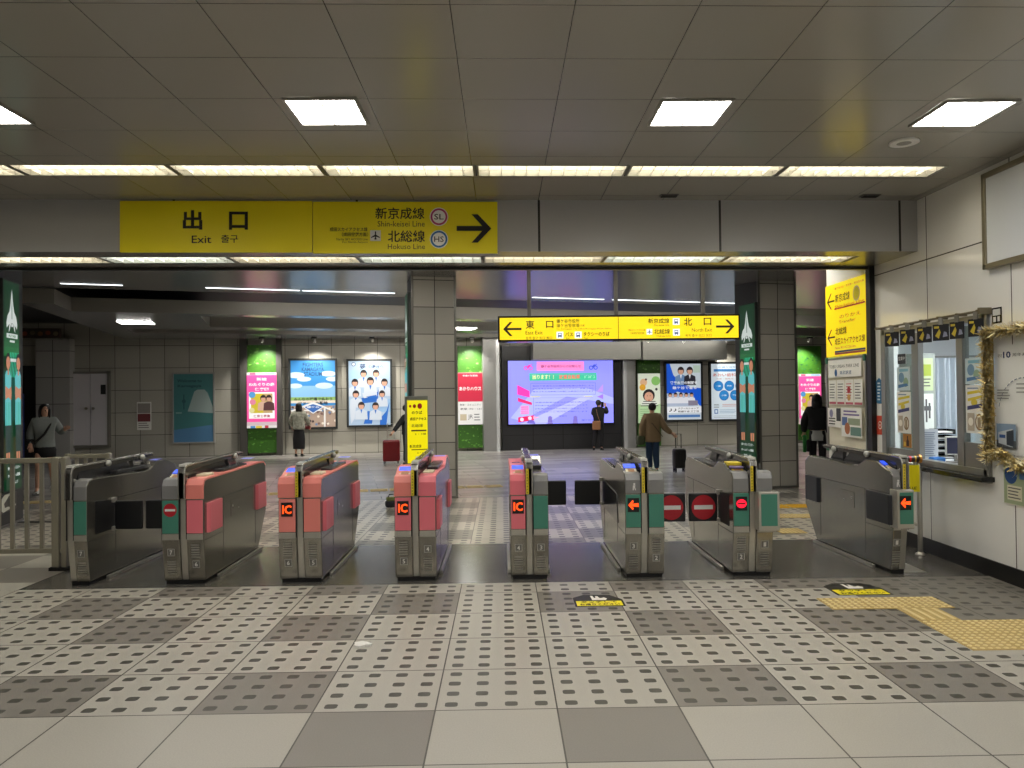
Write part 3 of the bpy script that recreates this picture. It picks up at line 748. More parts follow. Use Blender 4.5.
# office behind the window
om = mat('office_wall', (196, 200, 200), .6, noise=.03)
w = MB(); OX = 6.7
for nm_, q in (('wall_office_side', (OX, OX+.1, 5.4, WEND, 0, 2.8)), ('wall_office_far', (WALLX+.16, OX, WEND-.1, WEND, 0, 2.8)), ('wall_office_near', (WALLX+.16, OX, 5.3, 5.4, 0, 2.8)), ('ceiling_office', (WALLX+.16, OX, 5.4, WEND-.1, 2.7, 2.8)), ('floor_office', (WALLX+.16, OX, 5.4, WEND-.1, -.05, .0))):
    w = MB(); w.box(*q, om); struct(w.build(nm_))
t = thing('office_ceiling_light', 'flat ceiling light inside the ticket office', 'ceiling light', (5.5, 7.7, 2.69))
m = MB(); m.box(-.5, .5, -.6, .6, -.02, 0, white); m.build('housing', t)
m = MB(); m.box(-.47, .47, -.57, .57, -.032, -.02, mat('office_lamp', (246, 250, 255), .5, emit=17.)); m.build('diffuser', t)
def ox(px, py, X): return onx(px, py, X)
# counter
c = thing('office_counter', 'pale counter top just inside the ticket window', 'counter', (WALLX+.165, 7.7, 0))
m = MB(); m.cbox(0, .75, -1.1, 1.1, .86, .91, mat('counter_top', (206, 208, 206), .4), .008); m.build('top', c)
m = MB(); m.box(.05, .7, -1.05, 1.05, .0, .86, om); m.build('front_panel', c)
# curtain (pleated sheet) across the far end of the office
CY = 9.5; xa, xb = ony(933, 400, CY).x, ony(975, 400, CY).x
t = thing('curtain', 'pale blue pleated curtain hanging inside the ticket office', 'curtain', ((xa+xb)/2, CY, 0))
m = MB(); W = xb-xa; n = 48
pts = [(-W/2+W*k/n, .04*math.sin(k*.95)+.02*math.sin(k*.37)) for k in range(n+1)]
cm = mat('curtain_blue', (192, 202, 208), .8, noise=.05, nscale=30)
vs = [(x, y, z) for z in (.95, 2.08) for x, y in pts]+[(x, y+.006, z) for z in (.95, 2.08) for x, y in pts]
L = n+1
m.add(vs, [(k, k+1, L+k+1, L+k) for k in range(n)]+[(2*L+k, 3*L+k, 3*L+k+1, 2*L+k+1) for k in range(n)], cm, True); m.build('cloth', t)
m = MB(); m.cyl((-W/2-.1, 0, 2.10), (W/2+.1, 0, 2.10), .012, .012, alu, 8); m.build('rod', t)
# cabinet with sheets, facing the window opening
p = ony(926, 400, 9.0)
t = thing('office_cabinet', 'grey metal cabinet with two sheets taped to it inside the ticket office', 'cabinet', (p.x, 9.0, 0))
m = MB(); m.cbox(-.13, .12, 0, .35, .0, 2.12, mat('cabinet_grey', (150, 158, 150), .5), .008); m.build('body', t)
A = Art(.22, .92, -.002); A.rect(.1, .56, .9, .98, ink('b9c79a')); A.rect(.2, .75, .8, .9, ink('98aa3c')); A.lines(.2, .8, .6, .73, 3, inkg); A.rect(.1, .05, .9, .52, ink('dfe4dc')); A.rect(.45, .15, .55, .45, inkg); A.rect(.25, .3, .75, .36, inkg); A.rect(.62, .2, .72, .4, inkg)
o = A.build('sheets', t); o.location.z = 1.16
# tray stack
p = ox(946, 445, 4.95)
t = thing('letter_tray_stack', 'stack of black letter trays on the office counter', 'letter tray', (4.95, p.y, .91), -.2)
for k in range(5):
    m = MB(); z = k*.07; m.box(-.10, .10, 0, .22, z, z+.008, gloss); m.box(-.10, -.09, 0, .22, z, z+.05, gloss); m.box(.09, .10, 0, .22, z, z+.05, gloss); m.box(-.10, .10, .21, .22, z, z+.05, gloss); m.box(-.08, .08, .02, .2, z+.008, z+.024, paper); m.build('tray', t)
# monitor
p = ox(956, 450, 4.8)
t = thing('monitor', 'small desktop screen seen between the window sashes', 'monitor', (4.8, p.y, .91), -.3)
m = MB(); m.cbox(-.10, .10, 0, .03, .08, .28, mat('monitor_shell', (206, 206, 200), .5), .006); m.build('shell', t)
m = MB(); m.box(-.085, .085, -.003, 0, .095, .265, mat('monitor_glass', (48, 50, 74), .15)); m.build('display', t)
m = MB(); m.cyl((0, .015, 0), (0, .015, .09), .02, .015, alu, 10); m.cbox(-.08, .08, -.04, .07, 0, .015, alu, .004); m.build('stand', t)
# acrylic sheet with notice and blue cloth
p = ox(929, 445, 4.72)
t = thing('counter_notice', 'white printed notice standing on the counter behind the opening', 'notice', (4.72, p.y, .91), -.35)
m = MB(); m.box(-.09, .09, 0, .008, 0, .34, mat('notice_card', (190, 196, 200), .6)); m.build('sheet', t)
A = Art(.18, .34, -.001); A.lines(.1, .9, .1, .92, 12, ink('7d8794'), .4); A.build('print', t)
m = MB(); m.prism([(0, 0), (.1, 0), (.008, .12)], 'x', -.02, .02, alu); m.build('support', t)
p = ox(937, 458, 4.68)
t = tag(MB().cbox(-.07, .07, -.05, .05, 0, .05, mat('cloth_blue', (60, 120, 190), .8, noise=.2), .015).build('folded_cloth', loc=(4.68, p.y, .91)), 'small folded blue cloth on the ticket counter', 'cloth')
# dark device behind the right sash
p = ox(979, 448, 4.85)
t = thing('ticket_terminal', 'dark box-shaped terminal on the counter behind the right sash', 'terminal', (4.95, p.y-.1, .91), -.3)
m = MB(); m.cbox(-.16, .16, 0, .25, 0, .22, mat('terminal_dark', (52, 60, 60), .4), .01); m.build('body', t)
m = MB(); m.box(-.12, .12, -.004, 0, .06, .19, gloss); m.build('display', t)
# posters taped to the two panes
def pane_poster(name, label, px0, py0, px1, py1, draw, dx=-.001, cat='poster'):
    a = onx(px0, (py0+py1)/2, WALLX+.0); b = onx(px1, (py0+py1)/2, WALLX+.0); zc0 = onx((px0+px1)/2, py1, WALLX).z; zc1 = onx((px0+px1)/2, py0, WALLX).z
    W, H = abs(a.y-b.y), zc1-zc0
    t = thing(name, label, cat, (WALLX+dx, (a.y+b.y)/2, zc0), -PI/2)
    m = MB(); m.box(-W/2, W/2, 0, .003, 0, H, paper); m.build('sheet', t)
    A = Art(W, H, -.0005); A.step = .0006; draw(A); A.build('print', t)
def d_fest(A):
    A.lines(.1, .9, .9, .97, 1, ink('6a86a8')); A.poly([(.1, .80), (.95, .86), (.95, .92), (.1, .86)], ink('d9c430')); A.poly([(.12, .66), (.9, .74), (.9, .8), (.12, .72)], ink('e0c93a')); A.disc(.45, .64, .16, ink('d8c23a'), ar=.7)
    A.poly([(.1, .48), (.92, .55), (.92, .63), (.1, .56)], ink('3a4070')); A.rect(.1, .05, .45, .42, ink('b8ab98')); A.disc(.27, .24, .13, ink('efe9dc')); A.disc(.7, .24, .2, ink('8a6a4a'), ar=1.3); A.disc(.7, .24, .15, ink('e8e0cf'), ar=1.3); A.rect(.62, .12, .78, .34, ink('9c8a70'))
pane_poster('pane_poster', 'white poster with yellow and navy lettering taped on the left window pane', 896.5, 392, 910, 433, d_fest, .008)
pane_poster('pane_poster', 'white poster with yellow and navy lettering taped on the right window pane', 966, 385, 986, 433.5, d_fest, -.002)
def d_dark(A): A.rect(.0, .0, 1, 1, ink('2c3038')); A.t('営業中', .5, .55, .38, ink('e8e8e4'), .8)
pane_poster('open_notice', 'small black and white notice at the top of the left window pane', 897, 354, 905, 364, d_dark, .008, 'notice')
def d_blue(A): A.rect(0, 0, 1, 1, ink('c4d4d8')); A.disc(.35, .55, .22, ink('6f93b0')); A.disc(.7, .35, .2, ink('8fa88c')); A.poly([(.1, .1), (.9, .2), (.8, .3), (.1, .25)], ink('4a78a8')); A.rect(.2, .8, .9, .92, ink('7fb4c6'))
pane_poster('pane_poster', 'pale blue picture sheet above the yellow and navy poster, left window pane', 896.5, 367, 909, 390.5, d_blue, .008)
pane_poster('pane_poster', 'pale blue picture sheet high on the right window pane', 965.5, 358, 982, 384, d_blue, -.002)
def d_orange(A): A.rect(0, 0, 1, 1, ink('a8742c')); A.poly([(.4, .1), (.7, .1), (.7, .5), (.6, .6), (.6, .85), (.48, .85), (.48, .6), (.4, .5)], ink('3a1c14')); A.rect(.1, .1, .35, .4, ink('d8b23a'))
pane_poster('pane_poster', 'small orange poster with a dark bottle at the foot of the left pane', 902.5, 434, 911, 447.5, d_orange, .008)
# tinsel framed route poster
def d_route(A):
    A.rect(.0, .0, 1, 1, ink('e8e8e4')); A.t('祝', .045, .905, .030, inkb, .045); A.t('10', .115, .91, .06, ink('1c2c5c'), .075, .03); A.t('周年ありがとう', .32, .905, .03, inkb, .3)
    n = 14
    for k in range(n):
        t0, t1 = PI-.2-k*.17, PI-.2-(k+1)*.17
        P = [(.27+.25*math.cos(q), .36+.34*math.sin(q)) for q in (t0, t1)]; Q = [(.27+.245*math.cos(q), .36+.333*math.sin(q)) for q in (t0, t1)]
        A.poly([Q[0], Q[1], P[1], P[0]], ink('39527a'))
        A.disc(*P[0], .008, ink('f4f4f0'), 8)
    A.lines(.03, .16, .50, .60, 4, ink('8c8c88'), .4); A.lines(.22, .42, .55, .66, 3, ink('9c9c98'), .35); A.poly([(.38, .1), (.39, .1), (.5, .6), (.49, .6)], ink('8f9296')); A.rect(.45, .74, .8, .78, ink('a8a8a4'))
    A.rect(.02, .06, .21, .28, ink('7d93ab')); A.rect(.02, .06, .21, .13, ink('4b4f52')); A.poly([(.04, .1), (.18, .07), (.18, .24), (.04, .2)], ink('b9bfc4')); A.poly([(.12, .09), (.19, .075), (.19, .23), (.12, .21)], ink('2c3440')); A.rect(.05, .15, .11, .18, ink('2e4f86'))
t, W = wallthing('route_poster', 'white anniversary route map poster inside the gold tinsel on the right wall', 'poster', 6.68, 5.35, 1.12, .012)
m = MB(); m.box(-W/2, W/2, 0, .01, 0, .95, paper); m.build('sheet', t)
A = Art(W, .95, -.001); d_route(A); A.build('print', t)
tn = MB(); gold = mat('tinsel_gold', (206, 182, 116), .34, .7); gold2 = mat('tinsel_pale', (240, 230, 190), .32, .6)
path = [(6.70, z) for z in [1.08+.03*k for k in range(38)]]+[(6.70-.03*k, 2.19) for k in range(44)]+[(6.70-.03*k, 1.08+.05*math.sin(k*.35)) for k in range(44)]
for k in range(9000):
    y, z = path[random.randrange(len(path))]; a = random.uniform(0, 2*PI); r = random.uniform(.025, .07); xx = random.uniform(-.05, .05)
    c = Vector((WALLX-.075+xx*.6, y+random.uniform(-.02, .02), z+random.uniform(-.02, .02)))
    d = Vector((random.uniform(-.9, .35), math.cos(a), math.sin(a)))*r; e = d.orthogonal().normalized()*.0055
    tn.quad([c-e, c+e, c+d+e*.5, c+d-e*.5], gold if random.random() < .6 else gold2)
tn.tube([(WALLX-.04, y, z) for y, z in path[:38]], .02, gold, 6); tn.tube([(WALLX-.04, y, z) for y, z in path[38:82]], .02, gold, 6); tn.tube([(WALLX-.04, y, z) for y, z in path[82:]], .02, gold, 6)
tag(tn.build('tinsel_garland'), 'gold tinsel garland framing the route poster on the right wall', 'garland')
t, W = wallthing('event_poster', 'colourful small poster below the tinsel framed route poster', 'poster', 6.60, 6.02, .69, .01)
m = MB(); m.box(-W/2, W/2, 0, .006, 0, .42, paper); m.build('sheet', t)
A = Art(W, .42, -.001); A.rect(0, 0, 1, 1, ink('dcd9cc')); A.t('鎌ケ谷35周年', .4, .90, .1, ink('2c2c34'), .7, .02); A.rect(0, .02, 1, .8, ink('a3b08c')); A.disc(.16, .62, .14, ink('28508c')); A.rect(.35, .55, .95, .76, ink('5a86b8')); A.disc(.62, .25, .17, ink('b8402c')); A.rect(.08, .1, .4, .4, ink('e0dcc4')); A.lines(.1, .38, .12, .38, 4, inkg)
A.build('print', t)
t, W = wallthing('wall_plate', 'small black and white plate on the wall above the tinsel', 'plate', 6.73, 6.60, 2.27, .006)
m = MB(); m.box(-W/2, W/2, 0, .005, 0, .14, gloss); m.build('plate', t)
A = Art(W, .14, -.0006); A.rect(.1, .5, .9, .9, ink('d8d8d4')); A.rect(.15, .1, .45, .42, ink('d8d8d4')); A.rect(.6, .1, .85, .42, ink('d8d8d4')); A.build('print', t)
# stickers beside the black post
t, W = wallthing('wall_sticker', 'tall blue rounded sticker on the wall edge between post and window', 'sticker', 8.86, 8.72, 1.53, .004)
m = MB(); m.prism([(-W/2, .02), (-W/2+.02, 0), (W/2-.02, 0), (W/2, .02), (W/2, .26), (0, .3), (-W/2, .26)], 'y', 0, .003, ink('2f6f9c')); m.build('sheet', t)
A = Art(W, .3, -.0006); A.lines(.25, .75, .1, .85, 6, ink('dfe8ee'), .45); A.build('print', t)
t, W = wallthing('wall_sticker', 'orange red square sticker with white ring below the blue one', 'sticker', 8.86, 8.70, 1.17, .004)
m = MB(); m.box(-W/2, W/2, 0, .003, 0, .22, ink('cf4a34')); m.build('sheet', t)
A = Art(W, .22, -.0006); A.disc(.5, .5, .3, ink('f0e6e0')); A.disc(.5, .5, .22, ink('cf4a34')); A.disc(.5, .5, .1, ink('f0e6e0')); A.build('print', t)

# ================================================================== TICKET GATES
GY, GL = 6.90, 1.72
# top line of a half seen from the side, (distance from the front, height); console hump at the near end for A, at the far end for B
TOPA = [(0, .895), (.03, .935), (.10, .945), (.25, 1.0), (.45, 1.0), (.60, .93), (.72, .92), (1.30, .94), (1.62, .94), (1.72, .88)]
TOPB = [(0, .88), (.03, .93), (.10, .945), (.42, .94), (1.0, .92), (1.12, .93), (1.27, 1.0), (1.47, 1.0), (1.66, .94), (1.72, .89)]
TOPF = [(0, .88), (.03, .93), (.10, .938), (.8, .942), (1.5, .95), (1.66, .94), (1.72, .90)]
blackflap = mat('flap_black', (20, 21, 24), .35)
slabk = mat('slab_black', (34, 36, 42), .4)
hood = mat('bar_hood_dark', (44, 44, 46), .25)
barm = mat('bar_smoked', (70, 68, 66), .16, .3)
scrm = glow('4a6cff', .75); scr2 = glow('7e86e8', .55)
rimm = mat('bar_rim_metal', (168, 166, 160), .26, .7)
rubber = mat('dome_white', (178, 178, 172), .4)
orange = glow('ff4a12', 1.5); redlit = glow('ff1430', 1.4)
louvm = mat('louver_plate', (176, 173, 166), .4, .4)
signred = ink('b01828', .4); signwht = ink('e4e2e0', .4)

def no_entry(A, u, v, r, ar, red=signred, wht=signwht):
    A.disc(u, v, r, red, 28, ar); A.rect(u-r*.78, v-r*ar*.17, u+r*.78, v+r*ar*.17, wht)

def gate(cx, w, label, halves='AB', pfront=('teal', 'teal'), ptop=('grey', 'grey'), disp=None, num=('', ''), slabs=(None, None), flaps=(None, None), flat=False,
         sticker=False, icon=False, yellow_in=False, boxed=(False, False), tape_on=True, pads=False, scr=True, loupos=(0, 0), recess=False, rz=0.):
    t = thing('ticket_gate', label, 'ticket gate', (cx*.987, GY, 0), rz, 'ticket gates'); t.scale = (.987, 1.05, 1.015)
    hw = w/2; sp_ = .032
    spans = {'A': (-hw, -sp_), 'B': (sp_, hw)} if halves == 'AB' else ({'A': (-hw, hw-2*sp_)} if halves == 'A' else {'B': (-hw+2*sp_, hw)})
    sx = 0 if halves == 'AB' else (hw-sp_ if halves == 'A' else -hw+sp_)
    # plinth and rail plate
    m = MB(); m.box(-hw+.015, hw-.015, .055, 1.42, 0, .04, black); m.build('plinth', t)
    m = MB()
    for s_ in (-1, 1):
        if (halves == 'A' and s_ > 0) or (halves == 'B' and s_ < 0): continue
        xx = s_*hw; m.box(min(xx, xx+s_*.03), max(xx, xx+s_*.03), .30, 1.50, 0, .03, steel2)
    m.build('floor_rail', t, bevel=.004)
    # body
    m = MB()
    for h, (x0, x1) in spans.items():
        top = TOPA if h == 'A' else (TOPF if flat else TOPB)
        m.prism([(.045, .036), (0, .40)]+top+[(1.72, .40), (1.46, .036)], 'x', x0, x1, steel)
    m.prism([(.06, .036), (.014, .40), (.014, .96), (.10, .93), (1.5, .93), (1.70, .86), (1.70, .40), (1.44, .036)], 'x', sx-sp_, sx+sp_, steel2)
    body = m.build('body', t, bevel=.008)
    # panel seams, hatch and bolts on the sides
    m = MB()
    for s_ in (-1, 1):
        if (halves == 'A' and s_ > 0) or (halves == 'B' and s_ < 0): continue
        x = s_*hw; a, b_ = (x, x+.0015) if s_ > 0 else (x-.0015, x)
        m.box(a, b_, .46, .464, .10, .72, darkgap); m.box(a, b_, 1.36, 1.364, .10, .72, darkgap); m.box(a, b_, .46, 1.62, .72, .724, darkgap)
        m.box(a, b_, .02, .45, .395, .399, darkgap)
    m.build('side_seam', t)
    for s_ in (-1, 1):
        if (halves == 'A' and s_ > 0) or (halves == 'B' and s_ < 0): continue
        x = s_*hw; a, b_ = (x, x+.003) if s_ > 0 else (x-.003, x)
        if not recess or s_ > 0:
            m = MB(); m.box(a, b_, .66, .92, .50, .66, steel); hp = m.build('access_hatch', t, bevel=.002)
            m = MB(); m.cyl((x, .70, .60), (x+s_*.006, .70, .60), .012, .012, steel2, 10); m.build('lock', hp)
            m = MB(); m.cyl((x, .86, .56), (x+s_*.006, .86, .56), .008, .008, steel2, 10); m.build('bolt', hp)
        if recess and s_ < 0:
            m = MB(); m.prism([(.42, .43), (.48, .70), (1.60, .73), (1.60, .44)], 'x', x-.006, x, gloss); m.build('side_recess', t)
    # front plates, caps, lower front
    C_ = {'teal': teal, 'pink': pink, 'rose': rose, 'grey': capgrey}
    for i, h in enumerate(spans):
        x0, x1 = spans[h]; g = .006; bx = boxed[i]
        if bx:
            y0 = -.09; m = MB(); m.cbox(x0-.012, x1+.03 if h == 'B' else (hw+.004 if halves == 'A' else x1+.004), y0, .03, .43, .775, steel2, .008); m.build('front_box', t)
            m = MB(); m.box(x0+.012, x1+.006 if h == 'B' else (hw-.008 if halves == 'A' else x1-.012), y0-.004, y0, .475, .755, C_[pfront[i]]); fp = m.build('front_panel', t); yf = y0-.004
        else:
            m = MB(); m.cbox(x0+g, x1-g, -.006, .004, .462, .755, C_[pfront[i]], .003); fp = m.build('front_panel', t); yf = -.006
        m = MB(); m.box(x0+g, x1-g, -.004, .002, .405, .456, steel2); m.build('front_strip', t)
        pw = x1-x0
        if disp and disp[i]:
            dw = .105; dx = (x0+x1)/2+(.022 if halves == 'A' else 0); dz = .60
            m = MB(); m.box(dx-dw/2, dx+dw/2, yf-.003, yf, dz, dz+.125, black); ds = m.build('display', fp)
            A = Art(dw, .125, yf-.003)
            if disp[i] == 'IC': A.t('IC', .5, .5, .62, orange, .80, .03)
            elif disp[i] == 'arrow': A.poly([(.05, .5), (.45, .14), (.52, .28), (.38, .42), (.95, .36), (.95, .64), (.38, .58), (.52, .72), (.45, .86)], orange)
            else: no_entry(A, .5, .5, .44, .84, redlit, ink('7a1020'))
            o = A.build('display_sign', ds); o.location = (dx, 0, dz)
        if sticker and i == 0:
            A = Art(.12, .12, yf); no_entry(A, .5, .5, .5, 1.); o = A.build('no_entry_sticker', fp); o.location = ((x0+x1)/2, 0, .61)
        # cap
        top = TOPA if h == 'A' else (TOPF if flat else TOPB)
        cm_ = C_[ptop[i]]
        if ptop[i] != 'grey':
            out = [(y, z+.008) for y, z in top]; inn = [(min(1.715, max(.01, y+(.008 if y < .05 else 0))), z-.012) for y, z in top[::-1]]
            out[0] = (-.008, .89); out[1] = (.02, .942)
            m = MB(); m.prism([(-.008, .765)]+out+inn+[(.012, .765)], 'x', x0-.002, x1-.0 if h == 'A' else x1+.002, cm_); cap = m.build('top_cover', t, bevel=.006)
        else:
            m = MB(); m.prism([(-.006, .765), (-.006, .885), (.022, .938), (.10, .952), (.10, .765)], 'x', x0+.004, x1-.004, cm_); cap = m.build('top_cover', t, bevel=.006)
        if h == 'A':
            # sloped console: screen, reader pad, slot
            n = Vector((0, -.12, .30)).normalized()
            def slope(y): return .945+(y-.10)/.15*.055+.009
            if scr:
                m = MB(); m.add([(x0+.02, .165, slope(.165)), (x1-.015, .165, slope(.165)), (x1-.015, .245, slope(.245)), (x0+.02, .245, slope(.245))], [(0, 1, 2, 3)], glow('2f58ff', .8))
                sc_ = m.build('screen', t)
            m = MB(); m.prism([(.075, .945), (.155, .972), (.155, .955), (.075, .93)], 'x', x0+.03, x1-.02, cream if not yellow_in else tape); m.prism([(.09, .952), (.14, .970), (.14, .96), (.09, .94)], 'x', x0+.05, x1-.04, mat('reader_face', (170, 120, 80), .5)); m.build('reader_pad', t)
            if yellow_in:
                m = MB(); m.cbox(x0+.015, x1-.01, .16, .30, .985, 1.015, tape, .006); m.cbox(x0+.02, x1-.015, .10, .17, .965, .985, mat('ticket_slot_violet', (128, 112, 160), .4), .005); m.build('ticket_slot', t)
            if icon:
                A = Art(.05, .07, -.008); A.disc(.5, .78, .2, signwht, 12); A.poly([(.2, .0), (.4, .0), (.45, .35), (.65, 0), (.85, 0), (.62, .45), (.75, .62), (.25, .62)], signwht)
                o = A.build('card_icon', t); o.location = ((x0+x1)/2+.01, 0, .795)
            m = MB(); m.box(x0+.03, x1-.02, .50, 1.45, .93, .945, hood); m.build('top_tray', t, bevel=.004)
        else:
            m = MB(); m.cbox(x0+.02, x1-.03, .55, 1.20, .935, .975, hood, .01); m.build('top_tray', t)
            m = MB(); m.add([(x0+.02, 1.30, 1.009), (x1-.02, 1.30, 1.009), (x1-.02, 1.42, 1.009), (x0+.02, 1.42, 1.009)], [(0, 1, 2, 3)], scr2); m.build('screen', t)
        if pads and h == 'B':
            m = MB(); m.cbox(x0+.02, x1-.035, .16, .34, .935, .968, cream, .008); m.build('reader_pad', t)
        # lower front: louver plate and lane number
        up = loupos[i]; xc = (x0+x1)/2; k_ = .045/.34
        def lf(z): return .045-(z-.06)*k_-.002
        z0 = .24 if up else .09
        m = MB()
        for k in range(6):
            z = z0+k*.022; m.add([(xc-.038, lf(z), z), (xc+.038, lf(z), z), (xc+.038, lf(z+.015)-.004, z+.015), (xc-.038, lf(z+.015)-.004, z+.015)], [(0, 1, 2, 3)], louvm); m.box(xc-.038, xc+.038, lf(z), lf(z)+.006, z-.004, z, mat('louver_gap', (92, 90, 86), .6))
        m.build('louver', t)
        zn = .15 if up else .26
        A = Art(.066, .066, 0); A.rect(0, 0, 1, 1, ink('b4b2ac')); A.rect(.07, .07, .93, .93, ink('6a6862')); A.t(num[i], .5, .5, .6, ink('e6e4de'), .38, .02)
        o = A.build('lane_number', t); o.location = (xc, lf(zn)-.002, zn); o.rotation_euler.x = math.atan(k_)
    # seams beside the spine on the front
    m = MB()
    for s_ in (-1, 1): m.box(sx+s_*sp_-.002, sx+s_*sp_+.002, -.004, .012, .41, .93, darkgap)
    m.build('front_seam', t)
    # barrier bar on top of the spine
    bw = .034
    m = MB(); m.prism([(-.03, .77), (-.03, 1.0), (-.015, 1.045), (.03, 1.066), (.10, 1.07), (1.40, 1.08), (1.45, 1.07), (1.45, 1.04), (.16, 1.005), (.09, 1.0), (.06, .95), (.05, .77)], 'x', sx-bw*.8, sx+bw*.8, barm); rim = [(-.03, .77), (-.03, 1.0), (-.015, 1.045), (.03, 1.066), (.10, 1.07), (1.40, 1.08), (1.45, 1.07)]
    m.prism(rim+[(1.45, 1.058), (1.39, 1.064), (.10, 1.054), (.035, 1.05), (.0, 1.03), (-.012, 1.0), (-.012, .77)], 'x', sx-bw, sx+bw, rimm)
    bar = m.build('barrier_bar', t, bevel=.008)
    m = MB(); m.prism([(.09, .93), (.09, 1.0), (.9, 1.03), (1.02, .94)], 'x', sx-bw*.7, sx+bw*.7, hood); m.build('bar_support', t)
    m = MB(); m.prism([(1.05, .93), (1.03, 1.035), (1.20, 1.038), (1.30, .94)], 'x', sx-bw*.6, sx+bw*.6, hood); m.build('bar_support', t)
    m = MB()
    for k in range(3): m.box(sx-bw*.85, sx+bw*.85, -.005+k*.055, .035+k*.055, 1.055+k*.008, 1.074+k*.0015, mat('bar_lamp_segment', (206, 206, 200), .35))
    m.build('lamp_segment', bar)
    if tape_on:
        m = MB(); m.box(sx-bw+.004, sx-bw+.03, -.0335, -.03, .775, 1.0, tape)
        for k in range(8): m.box(sx-bw+.012, sx-bw+.022, -.0345, -.0335, .785+k*.026, .797+k*.026, ink('8a7a18'))
        m.build('tape_strip', bar)
    for y, x in ((.55, -.05), (1.20, .045)):
        if halves == 'A': x = -abs(x)
        if halves == 'B': x = abs(x)
        m = MB(); m.ell((sx+x*.8, y, 1.045), (.022, .04, .03), rubber, 14, 8); m.build('sensor_dome', t)
    # side slabs (folded barriers) and swing flaps
    for s_, sl, fp_ in ((-1, slabs[0], flaps[0]), (1, slabs[1], flaps[1])):
        x = s_*hw
        if sl:
            sm_ = {'k': slabk, 'rose': rose}[sl]
            for q in ((.06, .40), (1.36, 1.68)):
                y0, y1 = q; tt = .028; near = y0 < 1
                if near and boxed[0 if s_ < 0 else -1]: y0 = -.02; tt = .04
                pl = [(x, y0), (x+s_*tt, y0+.03), (x+s_*tt, y1-.02), (x, y1)]
                m = MB(); m.prism(pl if s_ > 0 else pl[::-1], 'z', .452, .722, sm_); m.build('side_slab', t, bevel=.006)
        if fp_:
            yf, red_, ln = fp_
            # hinge recess and knuckles
            m = MB(); m.prism([(yf-.30, .44), (yf-.30, .74), (yf+.02, .71), (yf+.02, .44)], 'x', min(x, x+s_*.004), max(x, x+s_*.004), black); m.build('hinge_recess', t)
            m = MB(); m.box(min(x, x+s_*.03), max(x, x+s_*.03), yf-.035, yf+.02, .69, .735, steel2); m.build('hinge', t, bevel=.004)
            m = MB(); m.box(min(x, x+s_*.03), max(x, x+s_*.03), yf-.035, yf+.02, .43, .465, steel2); m.build('hinge', t, bevel=.004)
            a, b_ = (x+s_*.02, x+s_*(ln+.02)); x0, x1 = min(a, b_), max(a, b_)
            m = MB(); m.cbox(x0, x1, yf-.016, yf+.016, .435, .705, blackflap, .012); fo = m.build('flap', t)
            if red_:
                A = Art(.25, .25, yf-.0165); no_entry(A, .5, .5, .47, 1.); o = A.build('no_entry_mark', fo); o.location = ((x0+x1)/2, 0, .445)
    return t
NEAR, FAR = .42, 1.55
gate(-3.89, .19, 'half-width ticket gate beside the metal fence, green front, closed black flap', 'B', ('teal',), ('grey',), num=('7',), slabs=(None, None), flaps=(None, (NEAR, False, .27)), tape_on=False, rz=-.02)
gate(-2.93, .38, 'ticket gate with small red no-entry sticker on its green and coral front', 'AB', ('teal', 'rose'), ('grey', 'pink'), num=('7', '6'), slabs=(None, 'rose'), flaps=((NEAR, False, .33), None), flat=True, sticker=True, tape_on=False, pads=True, loupos=(0, 1))
gate(-1.865, .39, 'all coral ticket gate with IC display, between the sticker gate and the yellow stand sign', 'AB', ('pink', 'pink'), ('pink', 'pink'), ('IC', None), ('6', '5'), (None, 'rose'), flat=True, pads=True, loupos=(1, 1))
gate(-.81, .38, 'coral IC ticket gate in front of the middle stone column and yellow stand sign', 'AB', ('rose', 'rose'), ('pink', 'rose'), ('IC', None), ('5', '4'), (None, 'rose'), pads=True, loupos=(1, 0))
gate(.238, .35, 'ticket gate half coral with IC display, half grey and green, black flap closed', 'AB', ('rose', 'teal'), ('rose', 'grey'), ('IC', None), ('4', '3'), (None, None), ((None), (FAR, False, .28)), loupos=(0, 0))
gate(1.30, .36, 'grey ticket gate with lit orange arrow and a red-marked flap on its far side', 'AB', ('teal', 'teal'), ('grey', 'grey'), ('arrow', None), ('3', '2'), (None, None), ((FAR, False, .29), (NEAR, True, .28)), icon=True, loupos=(0, 1), recess=True)
gate(2.30, .37, 'grey ticket gate with round red lit no-entry display and open yellow ticket slot', 'AB', ('teal', 'teal'), ('grey', 'grey'), ('stop', None), ('2', '1'), (None, 'k'), ((NEAR, True, .28), None), yellow_in=True, scr=False, boxed=(False, True), loupos=(1, 0))
gate(3.668, .145, 'half-width ticket gate next to the ticket window, orange arrow display on green box', 'A', ('teal',), ('grey',), ('arrow',), ('1',), ('k', None), boxed=(True,), icon=True, rz=.045)
# floor plate under the last gate
t = thing('floor_plate', 'thin silver floor plate at the foot of the gate near the ticket window', 'floor plate', (3.72, 7.0, 0))
m = MB(); m.box(-.16, .18, -.02, .35, .0, .006, steel2); m.build('plate', t)

